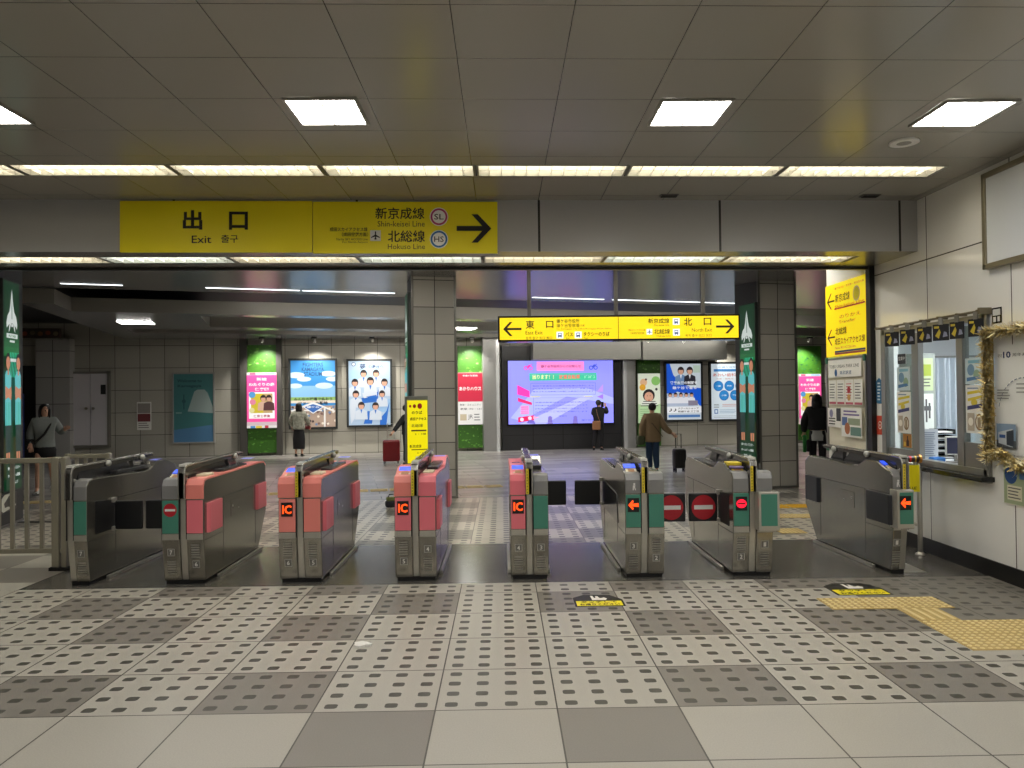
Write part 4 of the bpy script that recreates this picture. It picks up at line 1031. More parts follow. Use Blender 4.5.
# ================================================================== CONCOURSE
# ---- printed and lit panels on the back wall
def panel(name, label, rect, draw, off=.08, frame=.05, fmat=None, face=None, cat='poster', group=None, depth=.06, lettered=True):
    x0, y0, x1, y1 = rect
    a = onwall(x0, y1, off); b = onwall(x1, y0, off); mid = onwall((x0+x1)/2, (y0+y1)/2, off)
    W = (Vector((b.x, b.y))-Vector((a.x, a.y))).length; zt = onwall((x0+x1)/2, y0, off).z; zb = onwall((x0+x1)/2, y1, off).z; H = zt-zb
    t = thing(name, label, cat, ((a.x+b.x)/2, (a.y+b.y)/2, zb), A_HALL, group)
    if frame:
        fm_ = fmat or mat('poster_frame', (52, 54, 54), .4, .3); f = frame
        m = MB()
        for q in ((-W/2-f, -W/2, -f, H+f), (W/2, W/2+f, -f, H+f), (-W/2, W/2, -f, 0), (-W/2, W/2, H, H+f)): m.box(q[0], q[1], -.02, depth, q[2], q[3], fm_)
        m.build('frame', t)
    m = MB(); m.box(-W/2, W/2, 0, depth, 0, H, face or paper); m.build('backing', t)
    A = PArt(W, H, rect, -.001); A.step = .0004; draw(A); A.build('print', t)
    return t, W, H
S = .52
sk, hr = glow('d9a58a', S), glow('2a2226', S)
def d_stadium(A):
    A.rect(0, 0, 1, 1, glow('3f8fd0', S)); A.rect(0, .42, 1, .62, glow('8cbfe6', S))
    for u, v, r in ((.12, .78, .2), (.3, .72, .16), (.85, .80, .18), (.95, .72, .16), (.1, .62, .16), (.75, .62, .2)): A.disc(u, v, r, glow('c9e0f2', S), 16, .35)
    d = glow('22466e', S)
    A.pt('FIGHTERS', 313, 364.6, 4, d, 20, .02); A.pt('KAMAGAYA', 313, 369.4, 4, d, 22, .02); A.pt('STADIUM', 313, 374, 4, d, 18, .02)
    A.rect(0, .36, 1, .44, glow('e6d9c8', S)); A.rect(0, .40, 1, .45, glow('93b86a', S))
    A.t('みんなの球場で会おう', .5, .42, .05, glow('1c1c1c', S), .86, .04); A.t('ファームの聖地', .5, .36, .05, glow('1c1c1c', S), .66, .04)
    A.rect(0, .0, 1, .32, glow('b29a88', S))
    for k in range(60): A.disc(random.random(), random.uniform(.03, .30), .03, (glow('4a3a3c', S), glow('e8dccb', S), glow('7d5f58', S), glow('6d85a8', S))[k % 4], 7)
    for p in (((0, .25), (.5, .38), (.52, .36), (.02, .23)), ((1, .24), (.5, .38), (.48, .36), (.98, .22)), ((.3, .24), (.7, .24), (.7, .26), (.3, .26)), ((.74, 0), (.78, 0), (.78, .28), (.74, .28))): A.poly(p, glow('ece8e2', S))
    A.poly([(.5, .20), (.74, .30), (.5, .36), (.28, .30)], glow('eef0f2', S)); A.poly([(.5, .215), (.71, .30), (.5, .345), (.31, .30)], glow('3c6cb4', S)); A.t('鎌ケ谷', .5, .30, .03, glow('f0f4f8', S), .28, .02)
def d_team(A):
    A.rect(0, 0, 1, 1, glow('b2c8de', S)); A.rect(0, .70, .5, .86, glow('a9cbe6', S)); A.rect(.5, .2, 1, .4, glow('9cc0e2', S))
    A.pt('夢', 363, 366.5, 6, glow('26385c', S), 6, .03); A.pt('の舞台へ', 376, 366.5, 4, glow('26385c', S), 15, .02); A.disc(.12, .95, .05, glow('37507c', S), 12); A.disc(.12, .95, .035, glow('e6eef6', S), 12)
    uni = glow('d2dae4', S); blue = glow('2f6fc8', S)
    A.poly([(.3, .42), (.72, .5), (.66, .36), (.34, .34)], blue); A.poly([(.55, .02), (.6, .2), (.45, .22), (.35, .02)], blue); A.poly([(.8, .02), (.98, .36), (.9, .05)], blue); A.poly([(.75, .1), (.95, .25), (.9, .0), (.74, .0)], blue); A.poly([(.6, .4), (.72, .56), (.7, .4)], blue)
    for u, v, k in ((.36, .80, .072), (.66, .80, .072), (.15, .66, .072), (.86, .66, .072), (.52, .68, .078), (.17, .48, .07), (.80, .48, .066), (.30, .30, .072), (.64, .29, .072)): A.figure(u, v, k, sk, hr, uni, blue)
    A.poly([(.32, .50), (.7, .53), (.62, .44), (.36, .42)], uni); A.poly([(.4, .44), (.68, .47), (.6, .40)], blue); A.poly([(.02, .3), (.2, .42), (.14, .1), (.05, .02)], uni)
def d_pink(A):
    pk = glow('f0549c', S+.15); wh = glow('f8f4f4', S+.1)
    A.rect(0, 0, 1, 1, pk); A.rect(0, .955, 1, 1, glow('f2dfe0', S)); A.rect(.1, .96, .3, .995, glow('e0608c', S)); A.rect(.55, .96, .95, .995, glow('a8cde6', S))
    A.t('新鎌', .5, .88, .055, wh, .34, .03); A.t('わたぐりの森', .5, .785, .06, wh, .86, .03); A.t('保育園', .5, .70, .055, wh, .46, .03)
    A.rect(.07, .17, .93, .645, wh); A.rect(.14, .27, .86, .62, glow('d8c23a', S)); A.rect(.55, .27, .86, .62, glow('c8a878', S))
    A.figure(.55, .53, .09, sk, hr, glow('d8b09a', S)); A.figure(.74, .53, .09, sk, hr, glow('5c3a3c', S)); A.disc(.18, .6, .11, glow('5a9fd8', S)); A.disc(.2, .47, .1, glow('e88aa6', S)); A.disc(.17, .32, .09, glow('e8e0a0', S))
    A.t('保育士募集', .5, .215, .05, glow('b0365c', S), .56, .02); A.rect(0, .045, 1, .11, glow('d9c4c8', S)); A.rect(0, 0, 1, .045, glow('e8e4e0', S)); A.rect(.3, 0, .5, .04, glow('e6c84a', S)); A.rect(.6, 0, .72, .045, glow('c23a4c', S)); A.rect(.12, 0, .28, .04, glow('5a96c8', S))
def leafy(base, light):
    def f(A):
        A.step = .00008
        for k in range(150):
            u, v = random.random(), random.random(); r = random.uniform(.03, .075)
            A.disc(u, v, r, ink(random.choice(light)), 7, random.uniform(.4, .7), random.uniform(0, 3), random.uniform(4, 7))
    return f
gbase = mat('green_panel', (56, 104, 30), .4, noise=.25, nscale=14)
def green_panel(label, x0, y0, x1, y1, lights=('54902a', '467a26', '64a03a', '3c6c24', '74aa54')):
    return panel('green_panel', label, (x0, y0, x1, y1), leafy(None, lights), .16, .0, None, gbase, 'wall panel', 'green leaf pattern panels', .14)
green_panel('tall green leaf panel holding the pink nursery poster', 248, 345, 276, 453)
green_panel('tall green leaf panel between middle column and screen, red poster on it', 458.5, 346, 482, 448)
green_panel('green leaf panel behind the person with the wheeled case', 638.5, 359, 660, 446)
green_panel('dark green leaf panel right of the far column, pink poster on it', 799, 346, 821, 440, ('1f5a2c', '2c6a30', '3c8434', '174a26'))
panel('nursery_poster', 'pink lit nursery poster on the wide green panel at the left of the concourse', (247, 372.5, 276.5, 428), d_pink, .22, 0)
panel('stadium_poster', 'blue lit stadium poster behind the woman in the black skirt', (291, 360.5, 335, 427), d_stadium, .1, .06)
panel('baseball_poster', 'pale blue lit poster of nine baseball players left of the middle column', (349, 361, 390, 425), d_team, .1, .06)
def d_red(A):
    A.rect(0, 0, 1, 1, glow('e8e6e2', S)); A.rect(0, .44, 1, 1, glow('c22842', S+.1)); A.rect(.0, .985, 1, 1, glow('e08a98', S)); A.t('新鎌ケ谷駅前', .5, .94, .035, glow('f0dfe0', S), .6, .02); A.t('あかりハウス', .5, .69, .075, glow('f6eeee', S), .9, .03)
    A.t('家族・コミュニティ', .5, .38, .04, inkg, .85, .01); A.t('新築 193・131', .52, .30, .04, inkg, .85, .015); A.rect(.08, .08, .34, .2, glow('c7b89a', S)); A.t('JR', .5, .14, .1, inkg, .2); A.lines(.65, .92, .06, .22, 3, inkg, .3)
panel('house_poster', 'red and white lit poster on green panel right of the middle column', (458.3, 372.5, 482.3, 424.5), d_red, .22, 0)
def d_child(A):
    A.rect(0, 0, 1, 1, glow('b8d8a4', S)); A.rect(.0, .38, 1, 1, glow('dfe6d2', S)); A.disc(.8, .85, .2, glow('8cc46a', S)); A.disc(.25, .82, .16, glow('dfb28a', S)); A.disc(.2, .72, .14, glow('e0a428', S)); A.disc(.36, .88, .05, glow('5a3a3a', S), 8)
    A.disc(.48, .56, .27, glow('1e1a1c', S), ar=1.); A.disc(.48, .53, .2, sk, ar=1.05); A.disc(.42, .55, .02, hr, 8); A.disc(.54, .55, .02, hr, 8); A.poly([(.42, .47), (.54, .47), (.48, .445)], glow('a8483c', S))
    for k in range(5): A.poly([(.1+k*.03, .34+k*.022), (.9-k*.03, .34+k*.022), (.9-k*.03, .355+k*.022), (.1+k*.03, .355+k*.022)], glow('222226', S) if k % 2 == 0 else glow('e6e6e2', S))
    A.lines(.08, .6, .06, .3, 6, glow('6a9a6a', S), .25); A.disc(.82, .68, .06, glow('2a2a2a', S), 8)
panel('child_poster', 'green and white lit poster with a smiling child, behind the tan jacket', (638.5, 373.5, 660, 423), d_child, .22, 0)
def d_school(A):
    bl = glow('1454c8', S+.1); wh = glow('eef0f4', S)
    A.rect(0, 0, 1, 1, glow('ccd6de', S)); A.poly([(0, .35), (0, 1), (.1, 1), (.2, .8), (.4, .66), (.7, .58), (1, .56), (1, .24), (.95, .25), (.7, .45), (.3, .5)], bl)
    A.figure(.42, .87, .085, sk, hr, glow('6f8fb8', S), wh); A.figure(.68, .87, .085, sk, hr, glow('2c2a34', S), wh); A.rect(.78, .84, .98, .97, glow('b9cdbc', S))
    A.t('教育未来の制服を', .5, .66, .055, wh, .8, .06); A.t('鎌ケ谷で着る', .52, .57, .055, wh, .7, .06)
    A.rect(.0, .24, .78, .47, glow('b4c0d6', S))
    for k in range(5): A.figure(.1+k*.155, .44, .05, sk, hr, glow('e6e8f0', S))
    A.rect(.62, .25, .9, .34, glow('8a8496', S)); A.rect(0, .12, 1, .23, wh); A.t('スクールショップ', .62, .2, .035, inkb, .6, .01); A.t('新鎌ケ谷 三丁目', .62, .145, .035, inkb, .6, .01); A.t('♪♪', .17, .175, .06, inkb, .22); A.rect(.04, .04, .96, .085, glow('4a78b4', S))
panel('school_poster', 'blue and white lit poster with two uniformed pupils, left of the dental poster', (667, 363.8, 700.5, 419.5), d_school, .1, .06)
def d_clinic(A):
    A.rect(0, 0, 1, 1, glow('d6e2ea', S)); A.rect(.08, .86, .92, .905, glow('3a7ab8', S)); A.t('新鎌ケ谷駅前', .5, .94, .03, glow('4a7aa8', S), .6); A.t('あおい歯科医院', .5, .80, .06, glow('c8786c', S), .9, .015); A.t('虫歯・歯周病・矯正', .5, .73, .025, glow('c88a80', S), .7)
    for k, (u, v) in enumerate(((.2, .60), (.5, .60), (.8, .60), (.35, .43), (.65, .43))): A.disc(u, v, .135, glow('1c6fb8', S), 20); A.disc(u, v, .115, glow('2f86cc', S), 20); A.t(('一般', '予防', '矯正', '小児', '審美')[k], u, v, .03, glow('dcebf6', S), .14, .02)
    A.lines(.07, .22, .2, .28, 3, inkg, .3); A.lines(.3, .7, .22, .28, 2, glow('c88a80', S), .3); A.rect(.08, .1, .18, .18, glow('3a6aa8', S)); A.rect(.1, .115, .16, .165, glow('d6e2ea', S)); A.lines(.22, .7, .1, .18, 3, glow('7fa0b8', S), .3); A.figure(.84, .25, .07, sk, hr, glow('26242a', S), glow('e8e8ea', S)); A.lines(.06, .94, .02, .07, 2, glow('9aa4ac', S), .3)
panel('clinic_poster', 'pale lit dental clinic poster with five blue circles, beside the green column banner', (711.5, 363.8, 747, 419), d_clinic, .1, .06)
panel('nursery_poster', 'pink lit nursery poster behind the person in black, right of the far column', (799.5, 374, 821, 424), d_pink, .22, 0)
def d_welcome(A):
    A.rect(0, 0, 1, 1, ink('3f7a7c')); A.poly([(0, 0), (1, 0), (1, .25), (0, .18)], ink('4f7fa8')); A.t('Welcome to', .4, .90, .045, ink('1f4a50'), .62, .02); A.t('Kamagaya', .4, .82, .05, ink('1f4a50'), .6, .02)
    A.poly([(.35, .45), (.52, .74), (.6, .77), (.78, .77), (.86, .72), (1, .5), (1, .42)], ink('9fb2b0')); A.rect(.24, .48, .27, .70, ink('2a5a60')); A.disc(.255, .6, .05, ink('2a5a60'), 10); A.rect(.05, .42, .2, .44, ink('7da8a2'))
panel('welcome_poster', 'teal unlit welcome poster with a white mountain on the dark left wall', (174, 374, 213, 442), d_welcome, .06, .04, mat('pale_frame', (150, 150, 146), .5))
def d_blank(A): A.rect(.05, .6, .95, .95, ink('98928c')); A.rect(.05, .3, .95, .58, ink('7a3a3c')); A.lines(.1, .9, .05, .28, 3, ink('8a8680'), .4)
panel('wall_notice', 'small unlit red and white notice on the dark wall left of the welcome poster', (137, 402, 151, 430), d_blank, .03, 0, cat='notice', depth=.02)

# ---- LED screen in its dark surround
def d_nothing(A): pass
sur = mat('screen_surround', (46, 46, 48), .3)
a = onwall(503, 449, .3); b = onwall(622, 447, .3); W = (b-a).xy.length; H = 3.1
t = thing('screen_surround', 'dark panelled surround below and around the big lavender screen', 'wall cladding', ((a.x+b.x)/2, (a.y+b.y)/2, 0), A_HALL)
m = MB(); m.box(-W/2, W/2, 0, .29, 0, H, sur); m.build('cladding', t)
m = MB()
for k in range(1, 4): x = -W/2+W*k/4; m.box(x-.012, x+.012, -.004, 0, .02, .78, black)
m.box(-W/2, W/2, -.004, 0, .44, .455, black); m.build('seam', t)
SE = .84
LAV = '8f90ff'
def d_screen(A):
    A.rect(0, 0, 1, 1, glow(LAV, SE)); g = lambda h: glow(h, SE)
    pk, mg = g('ff8cd0'), g('f03aa8')
    A.poly([(.25, .56), (.75, .56), (1, .40), (1, .3), (.55, .43), (.12, .05), (.02, .1)], g('a9b0ff')); A.poly([(.1, .0), (.35, .0), (.8, .42), (.72, .44)], g('b4b8ff'))
    A.rect(.27, .84, .72, .985, pk); A.t('鎌ケ谷市役所からのお知らせ', .5, .91, .045, g('7a1858'), .38, .012)
    for u, c in ((.19, mg), (.81, g('3a4fd0'))):
        for s_ in (-1, 1): A.disc(u+s_*.022, .885, .02, c, 14); A.disc(u+s_*.022, .885, .012, g(LAV), 14)
        A.poly([(u-.02, .9), (u+.01, .94), (u+.02, .93), (u+.03, .95), (u+.035, .94), (u, .885)], c)
    A.rect(.20, .685, .84, .80, g('38b890')); A.t('困ります！！', .33, .742, .07, g('f4f0a0'), .2, .012); A.t('放置自転車', .58, .742, .07, g('f0604a'), .2, .015); A.t('ﾎﾞｺﾎﾞｺ', .77, .742, .05, g('b8ecd4'), .1)
    bd = g('5a64b8')
    for q in ((.21, .64, .83, .645), (.21, .455, .83, .46), (.21, .455, .213, .645), (.827, .455, .83, .645), (.23, .41, .8, .413), (.235, .14, .238, .41)): A.rect(*q, bd)
    for k, s_ in enumerate(('駅前や歩道などの放置自転車は条例により', '自転車等駐車場を利用してください。放置された', '撤去された自転車の返還には費用がかかります')): A.t(s_, .52, .60-k*.045, .022, g('2c2f88'), .58)
    for k, s_ in enumerate(('放置自転車はまちの景観を損ない', '歩行者や車いすの通行の妨げになります', '自転車は決められた場所に停めましょう', 'みなさまのご協力をお願いします')): A.t(s_, .5, .34-k*.05, .02, g('383e98'), .5)
    A.rect(.21, .42, .3, .44, g('c8c89a')); A.rect(.72, .42, .8, .44, g('c8c89a'))
    A.poly([(.085, .47), (.085, .62), (.20, .52), (.20, .42)], mg); A.poly([(.09, .36), (.09, .42), (.22, .34), (.22, .30)], g('e02a70')); A.poly([(.115, .16), (.115, .29), (.19, .29), (.19, .16)], g('ff9cd8'))
    for k in range(4): A.rect(.115, .17+k*.032, .19, .18+k*.032, g('e84a98'))
    A.poly([(.09, .03), (.09, .11), (.24, .14), (.24, .06)], g('e02060')); A.disc(.125, .075, .018, g('ffd0e8'), 10); A.disc(.2, .095, .018, g('ffd0e8'), 10); A.poly([(.23, .08), (.29, .105), (.23, .125)], g('e8a8c8'))
    for u in (.39, .63): A.disc(u, .09, .02, g('7a6cc0'), 12); A.poly([(u-.025, 0), (u+.025, 0), (u+.02, .07), (u-.02, .07)], g('7a6cc0'))
    A.disc(.21, .0, .04, g('6a60c0'), 14, 1., 0, PI); A.t('鎌ケ谷市', .75, .05, .035, g('5a5ab0'), .12); A.t('見回り', .51, .12, .02, g('3c3c90'), .08)
    A.poly([(.84, .5), (.9, .62), (.9, .5)], g('b48cf0')); A.poly([(.84, .42), (.9, .46), (.9, .38)], g('9a70f0'))
    for k in range(16): A.rect(0, .02+k*.0625, 1, .023+k*.0625, g('9494f4')) if k in (0, 3, 12, 15) else None
t, W, H = panel('led_screen', 'big glowing lavender LED screen with pink and green banners', (508.5, 360.6, 612.8, 423.6), d_screen, .36, .03, gloss, black, 'screen', None, .05)
# ---- grey lintel over the screen, pillars with bright edge strips painted in place of light reflections
lm = mat('lintel_grey', (128, 127, 122), .35, .2, noise=.12, nscale=4, stretch=(1, 1, 6))
for i, (x0, x1) in enumerate(((533, 641), (643, 727))):
    a = onwall(x0, 350, .75); b = onwall(x1, 350, .75); W = (b-a).xy.length; zb = onwall((x0+x1)/2, 359.5, .75).z
    m = MB(); m.box(-W/2, W/2, 0, .40, 0, HZ+.2-zb, lm); struct(m.build(f'lintel_{i+1}', loc=((a.x+b.x)/2, (a.y+b.y)/2, zb), rz=A_HALL))
pm = mat('pillar_panel', (150, 150, 148), .3, .4, noise=.05)
edge = mat('edge_reflection_strip', (226, 228, 230), .25, .5)
for x0, x1, off, lt in ((484, 500, .5, 1), (624.5, 636, .45, 0), (240, 247.4, .2, 2), (276.6, 282, .2, 2)):
    a = onwall(x0, 450, off); b = onwall(x1, 450, off); W = (b-a).xy.length
    mm = pm if lt < 2 else mat('recess_strip', (70, 68, 64), .5)
    m = MB(); m.box(-W/2, W/2, 0, off, 0, HZ, mm)
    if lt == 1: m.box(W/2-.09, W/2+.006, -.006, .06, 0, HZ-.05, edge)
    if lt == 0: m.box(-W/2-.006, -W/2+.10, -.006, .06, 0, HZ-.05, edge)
    struct(m.build('pilaster', loc=((a.x+b.x)/2, (a.y+b.y)/2, 0), rz=A_HALL))
# ---- left end: pale pillar wall, steel double door, shop opening with sign board and vending machine
lw_ = gridmat('wall_left_tile', (168, 166, 162), .62, .72, (0, 2), (.0, .1), line=(66, 64, 62), lw=.008, rough=.45, noise=.06)
a = onwall(36, 450, .35); b = onwall(70, 450, .35); W = (b-a).xy.length
m = MB(); m.box(-W/2, W/2, 0, .34, 0, HZ, lw_); struct(m.build('wall_pillar', loc=((a.x+b.x)/2, (a.y+b.y)/2, 0), rz=A_HALL))
a = onwall(71, 446, .1); b = onwall(110, 446, .1); W = (b-a).xy.length; zb = onwall(90, 445.5, .1).z; zt = onwall(90, 371.5, .1).z; H = zt-zb
t = thing('door_1', None, None, ((a.x+b.x)/2, (a.y+b.y)/2, zb), A_HALL, kind='structure')
dm = mat('door_grey', (206, 202, 206), .45)
m = MB(); m.box(-W/2, -W/2+.06, -.03, .09, 0, H, alu); m.box(W/2-.06, W/2, -.03, .09, 0, H, alu); m.box(-W/2, W/2, -.03, .09, H-.06, H, alu); m.box(-W/2, W/2, -.03, .09, -.06, 0, alu); m.build('door_frame', t)
for s_ in (-1, 1):
    m = MB(); m.box(min(s_*.006, s_*(W/2-.06)), max(s_*.006, s_*(W/2-.06)), -.01, .05, .01, H-.06, dm); lf_ = m.build('door_leaf', t)
    m = MB(); m.cyl((s_*.09, -.012, H*.5), (s_*.09, -.06, H*.5), .03, .04, alu, 12); m.build('knob', lf_)
m = MB(); m.box(W*.27, W*.40, -.016, -.01, H*.69, H*.82, black); m.build('door_plate', t)
a = onwall(21, 450, .05); b = onwall(36, 450, .05); W = 2.2
m = MB(); m.box(-1.6, .0, 0, .2, 0, 2.6, mat('shop_dark', (16, 16, 18), .5)); struct(m.build('shop_opening', loc=(b.x, b.y, 0), rz=A_HALL))  # solid black box painted as the shade inside the shop opening
c = onwall(40, 330, .9); z0 = onwall(40, 338, .9).z; z1 = min(HZ+.24, onwall(40, 325, .9).z)
t = thing('shop_sign', 'unlit brown shop sign board under the ceiling at the far left', 'sign', (c.x-.4, c.y, z0), A_HALL)
m = MB(); m.cbox(-1.1, .85, 0, .14, 0, z1-z0, mat('sign_dark_red', (58, 38, 32), .5), .01); m.box(-1.1, .85, -.02, .16, -.03, 0, alu); m.build('board', t)
A = Art(1.9, z1-z0, -.002)
for k in range(9): A.disc(.1+k*.1, .45+.08*(k % 2), .035, ink(('8a5a34', '96482c', '7a6a52')[k % 3]), 9, .9); 
A.build('print', t)
c = onwall(25.5, 444, 1.8); z0 = 0; 
t = thing('vending_machine', 'dark blue vending machine beside the green banner at the far left', 'vending machine', (onplane(22, 440, hallv(1.6), A_HALL).x-.75, onplane(22, 440, hallv(1.6), A_HALL).y, 0), A_HALL)
m = MB(); m.cbox(-.45, .45, 0, .7, .05, 1.83, mat('vending_blue', (26, 44, 104), .4), .02); m.build('cabinet', t)
m = MB(); m.box(-.36, .3, -.006, 0, 1.0, 1.7, mat('vending_window', (26, 40, 84), .15)); m.build('window', t)
m = MB(); m.box(.1, .4, -.01, 0, .62, .92, mat('vending_plate', (190, 196, 206), .4)); m.build('coin_panel', t)
m = MB(); m.box(-.42, .42, .05, .65, 0, .05, black); m.build('base', t)

# ---- lit banners on the column flanks
def d_banner(A):
    s_ = .50; gd, gl = glow('0c3a20', s_), glow('1f7a3c', s_)
    A.rect(0, 0, 1, 1, gd)
    for k in range(8): A.rect(0, .64+k*.0225, 1, .64+(k+1)*.0225, glow(('1f7a3c', '1c7038', '196434', '155a2e', '12502a', '0f4626', '0d3e22', '0c381f')[k], s_))
    w_ = glow('dfe8e4', s_); g_ = glow('8fa39a', s_)
    A.poly([(.5, .965), (.545, .93), (.60, .885), (.66, .855), (.78, .835), (.86, .80), (.84, .775), (.62, .80), (.5, .80)], w_); A.poly([(.5, .965), (.5, .80), (.38, .80), (.16, .775), (.14, .80), (.22, .835), (.34, .855), (.40, .885), (.455, .93)], w_)
    A.poly([(.5, .94), (.53, .88), (.53, .82), (.47, .82), (.47, .88)], g_); A.poly([(.56, .80), (.66, .80), (.72, .755), (.66, .765)], w_); A.poly([(.34, .80), (.44, .80), (.34, .765), (.28, .755)], w_); A.disc(.5, .79, .06, w_, 10, .8)
    A.rect(.14, .728, .86, .75, w_); A.t('ALTAIR', .5, .739, .012, gl, .5, .02); A.rect(.34, .708, .66, .718, w_)
    st = glow('35c49a', s_)
    for k in range(6): A.poly([(.2+k*.1, .54), (.25+k*.1, .54), (.42+k*.1, .66), (.37+k*.1, .66)], st)
    A.rect(.22, .615, .78, .63, w_)
    jer, jer2 = glow('63c8cc', s_), glow('3fb89a', s_); tan = glow('d08a68', s_); sh = glow('1c3a34', s_)
    for u in (.18, .82):
        a = A.W/A.H
        A.poly([(u-.1, .06), (u-.02, .06), (u-.01, .25), (u-.13, .25)], tan); A.poly([(u+.02, .06), (u+.1, .06), (u+.13, .25), (u+.01, .25)], tan)
        A.poly([(u-.16, .18), (u+.16, .18), (u+.18, .33), (u-.18, .33)], sh); A.poly([(u-.2, .31), (u+.2, .31), (u+.19, .45), (u+.22, .54), (u+.1, .57), (u-.1, .57), (u-.22, .54), (u-.19, .45)], jer)
        for k in (-1, 0, 1): A.poly([(u+k*.1-.02, .31), (u+k*.1+.02, .31), (u+k*.1+.03, .42), (u+k*.1-.01, .42)], jer2)
        A.poly([(u-.23, .46), (u+.2, .43), (u+.22, .47), (u-.2, .50)], tan); A.poly([(u-.2, .43), (u+.22, .46), (u+.2, .495), (u-.22, .465)], tan)
        A.disc(u, .622, .145, glow('1c1614', s_), 14, 1.35); A.disc(u, .607, .125, tan, 14, 1.45); A.poly([(u-.045, .575), (u+.045, .575), (u+.04, .55), (u-.04, .55)], tan)
    A.rect(.0, 0, 1, .13, gd)
    for k, w2 in enumerate((.8, .8, .5)): A.t(('鎌ケ谷から頂点へ', 'ホームゲーム開催', '応援しよう')[k], .5, .105-k*.035, .016, w_, w2, .02)
hsa, hca = math.sin(A_COL), math.cos(A_COL)
def banner(name, label, corner, px_out, right, ytop, ybot, wd):
    """lightbox on the flank of a column, hung at the front edge"""
    c = Vector(corner); rz = A_COL+(PI/2 if right else -PI/2)
    zt = ony(px_out, ytop, c.y).z; zb = ony(px_out, ybot, c.y).z; H = zt-zb
    off = .0
    d = Vector((-hsa, hca, 0))*(wd/2+.02); n = Vector((hca, hsa, 0))*(.065 if right else -.065)
    loc = c+d+n; t = thing(name, label, 'banner', (loc.x, loc.y, zb), rz, 'green team banners on the columns')
    m = MB(); m.cbox(-wd/2-.02, wd/2+.02, 0, .055, -.02, H+.02, mat('banner_case', (60, 64, 62), .4, .3), .006); m.build('case', t)
    A = Art(wd, H, -.001); d_banner(A); A.build('print', t)
banner('team_banner', 'lit green team banner on the flank of the right stone column', COL2, 761, False, 303, 462, .50)
banner('team_banner', 'sliver of lit green team banner on the middle column, above the yellow stand sign', COL1, 412, False, 293, 470, .46)
banner('team_banner', 'lit green team banner at the left edge, beyond the metal fence', COL0, 6, True, 279, 492, .48)

# ---- yellow stand sign in front of the middle column
pz = onz(416, 497); Y = 10.6
a = ony(406.5, 462, Y); b = ony(425.5, 455, Y)
c = (a+b)/2+Vector((.025, 0, 0)); W = .31; zt = ony(415, 396, Y).z; zb = ony(415, 463, Y).z; H = zt-zb
t = thing('stand_sign', 'tall yellow stand sign with red marks, behind the coral gate at the middle column', 'sign', (c.x, Y, 0), .33)
m = MB(); m.cbox(-W/2, W/2, 0, .12, .05, zt, mat('stand_case', (120, 122, 116), .4, .3), .01); m.cbox(-W/2-.05, W/2+.05, -.1, .25, 0, .05, gloss, .01); m.build('case', t)
m = MB(); m.box(-W/2+.012, W/2-.012, -.006, 0, zb, zt-.06, glow('f4e400', .62)); m.build('lit_face', t)
A = PArt(W-.03, zt-.06-zb, (407.5, 399, 424.5, 458), -.007)
r_ = ink('b01c1c')
for k, (x, r) in enumerate(((409.8, 1.), (413.4, 1.4), (418, 2.))): A.pd(x, 404.5, r, r_, n=10, ar=1.2)
A.pt('のりば', 415.5, 410.5, 3, K, 9, .03); A.pt('成田アクセス', 416.5, 416.5, 3, K, 14, .03); A.pt('北総線', 415.5, 422.8, 3, K, 10, .01); A.pr(410.5, 426.8, 423.5, 428.2, ink('5a3a20')); A.pt('2・3番', 418.5, 430.8, 1.8, K, 10)
A.pt('新京成線', 414, 442.2, 3, K, 10, .01); A.pr(410.5, 445, 423.8, 445.8, ink('5a3a20')); A.pt('5・6番', 419.5, 448.4, 2, K, 8)
o = A.build('lettering', t); o.location.z = zb

# printed panel at the foot of the left column
d_ = Vector((-hsa, hca, 0))*.27; n_ = Vector((hca, hsa, 0))*.03; l_ = Vector(COL0)+d_+n_; z0, z1 = ony(8, 514, COL0.y).z, ony(8, 496, COL0.y).z
t = thing('foot_panel', 'white and dark patterned panel at the foot of the left column below the banner', 'panel', (l_.x, l_.y, max(.02, z0)), A_COL+PI/2)
H = z1-max(.02, z0)
m = MB(); m.box(-.24, .24, 0, .025, 0, H, mat('foot_panel_dark', (70, 68, 64), .4)); m.build('backing', t)
A = Art(.48, H, -.001); A.poly([(0, .1), (.12, .02), (.9, .2), (.95, .3), (.2, .25), (.15, .5), (.6, 1), (.2, 1), (0, .8)], ink('d8d8cc')); A.disc(.5, .55, .16, ink('4c4a46'), 9); A.disc(.75, .75, .12, ink('8c8a82'), 9); A.build('print', t)
p = onz(391.5, 507.5)
t = thing('bag', 'small dark bag with olive top on the studded floor left of a coral gate', 'bag', (p.x, p.y+.06, 0), .3)
m = MB(); m.cbox(-.10, .10, -.07, .07, 0, .10, mat('bag_navy', (24, 24, 34), .7, noise=.2), .03); m.build('body', t)
m = MB(); m.cbox(-.085, .09, -.06, .06, .095, .15, mat('bag_olive', (112, 118, 62), .7, noise=.2), .02); m.build('top_flap', t)
m = MB(); m.tube([(-.06, 0, .14), (-.04, 0, .19), (.04, 0, .19), (.06, 0, .14)], .008, gloss, 6); m.build('handle', t)
b = MB(); b.box(-8.5, -4.2, 10.52, 10.60, 0, .004, mat('floor_joint', (40, 39, 37), .5)); struct(b.build('trim_3'))

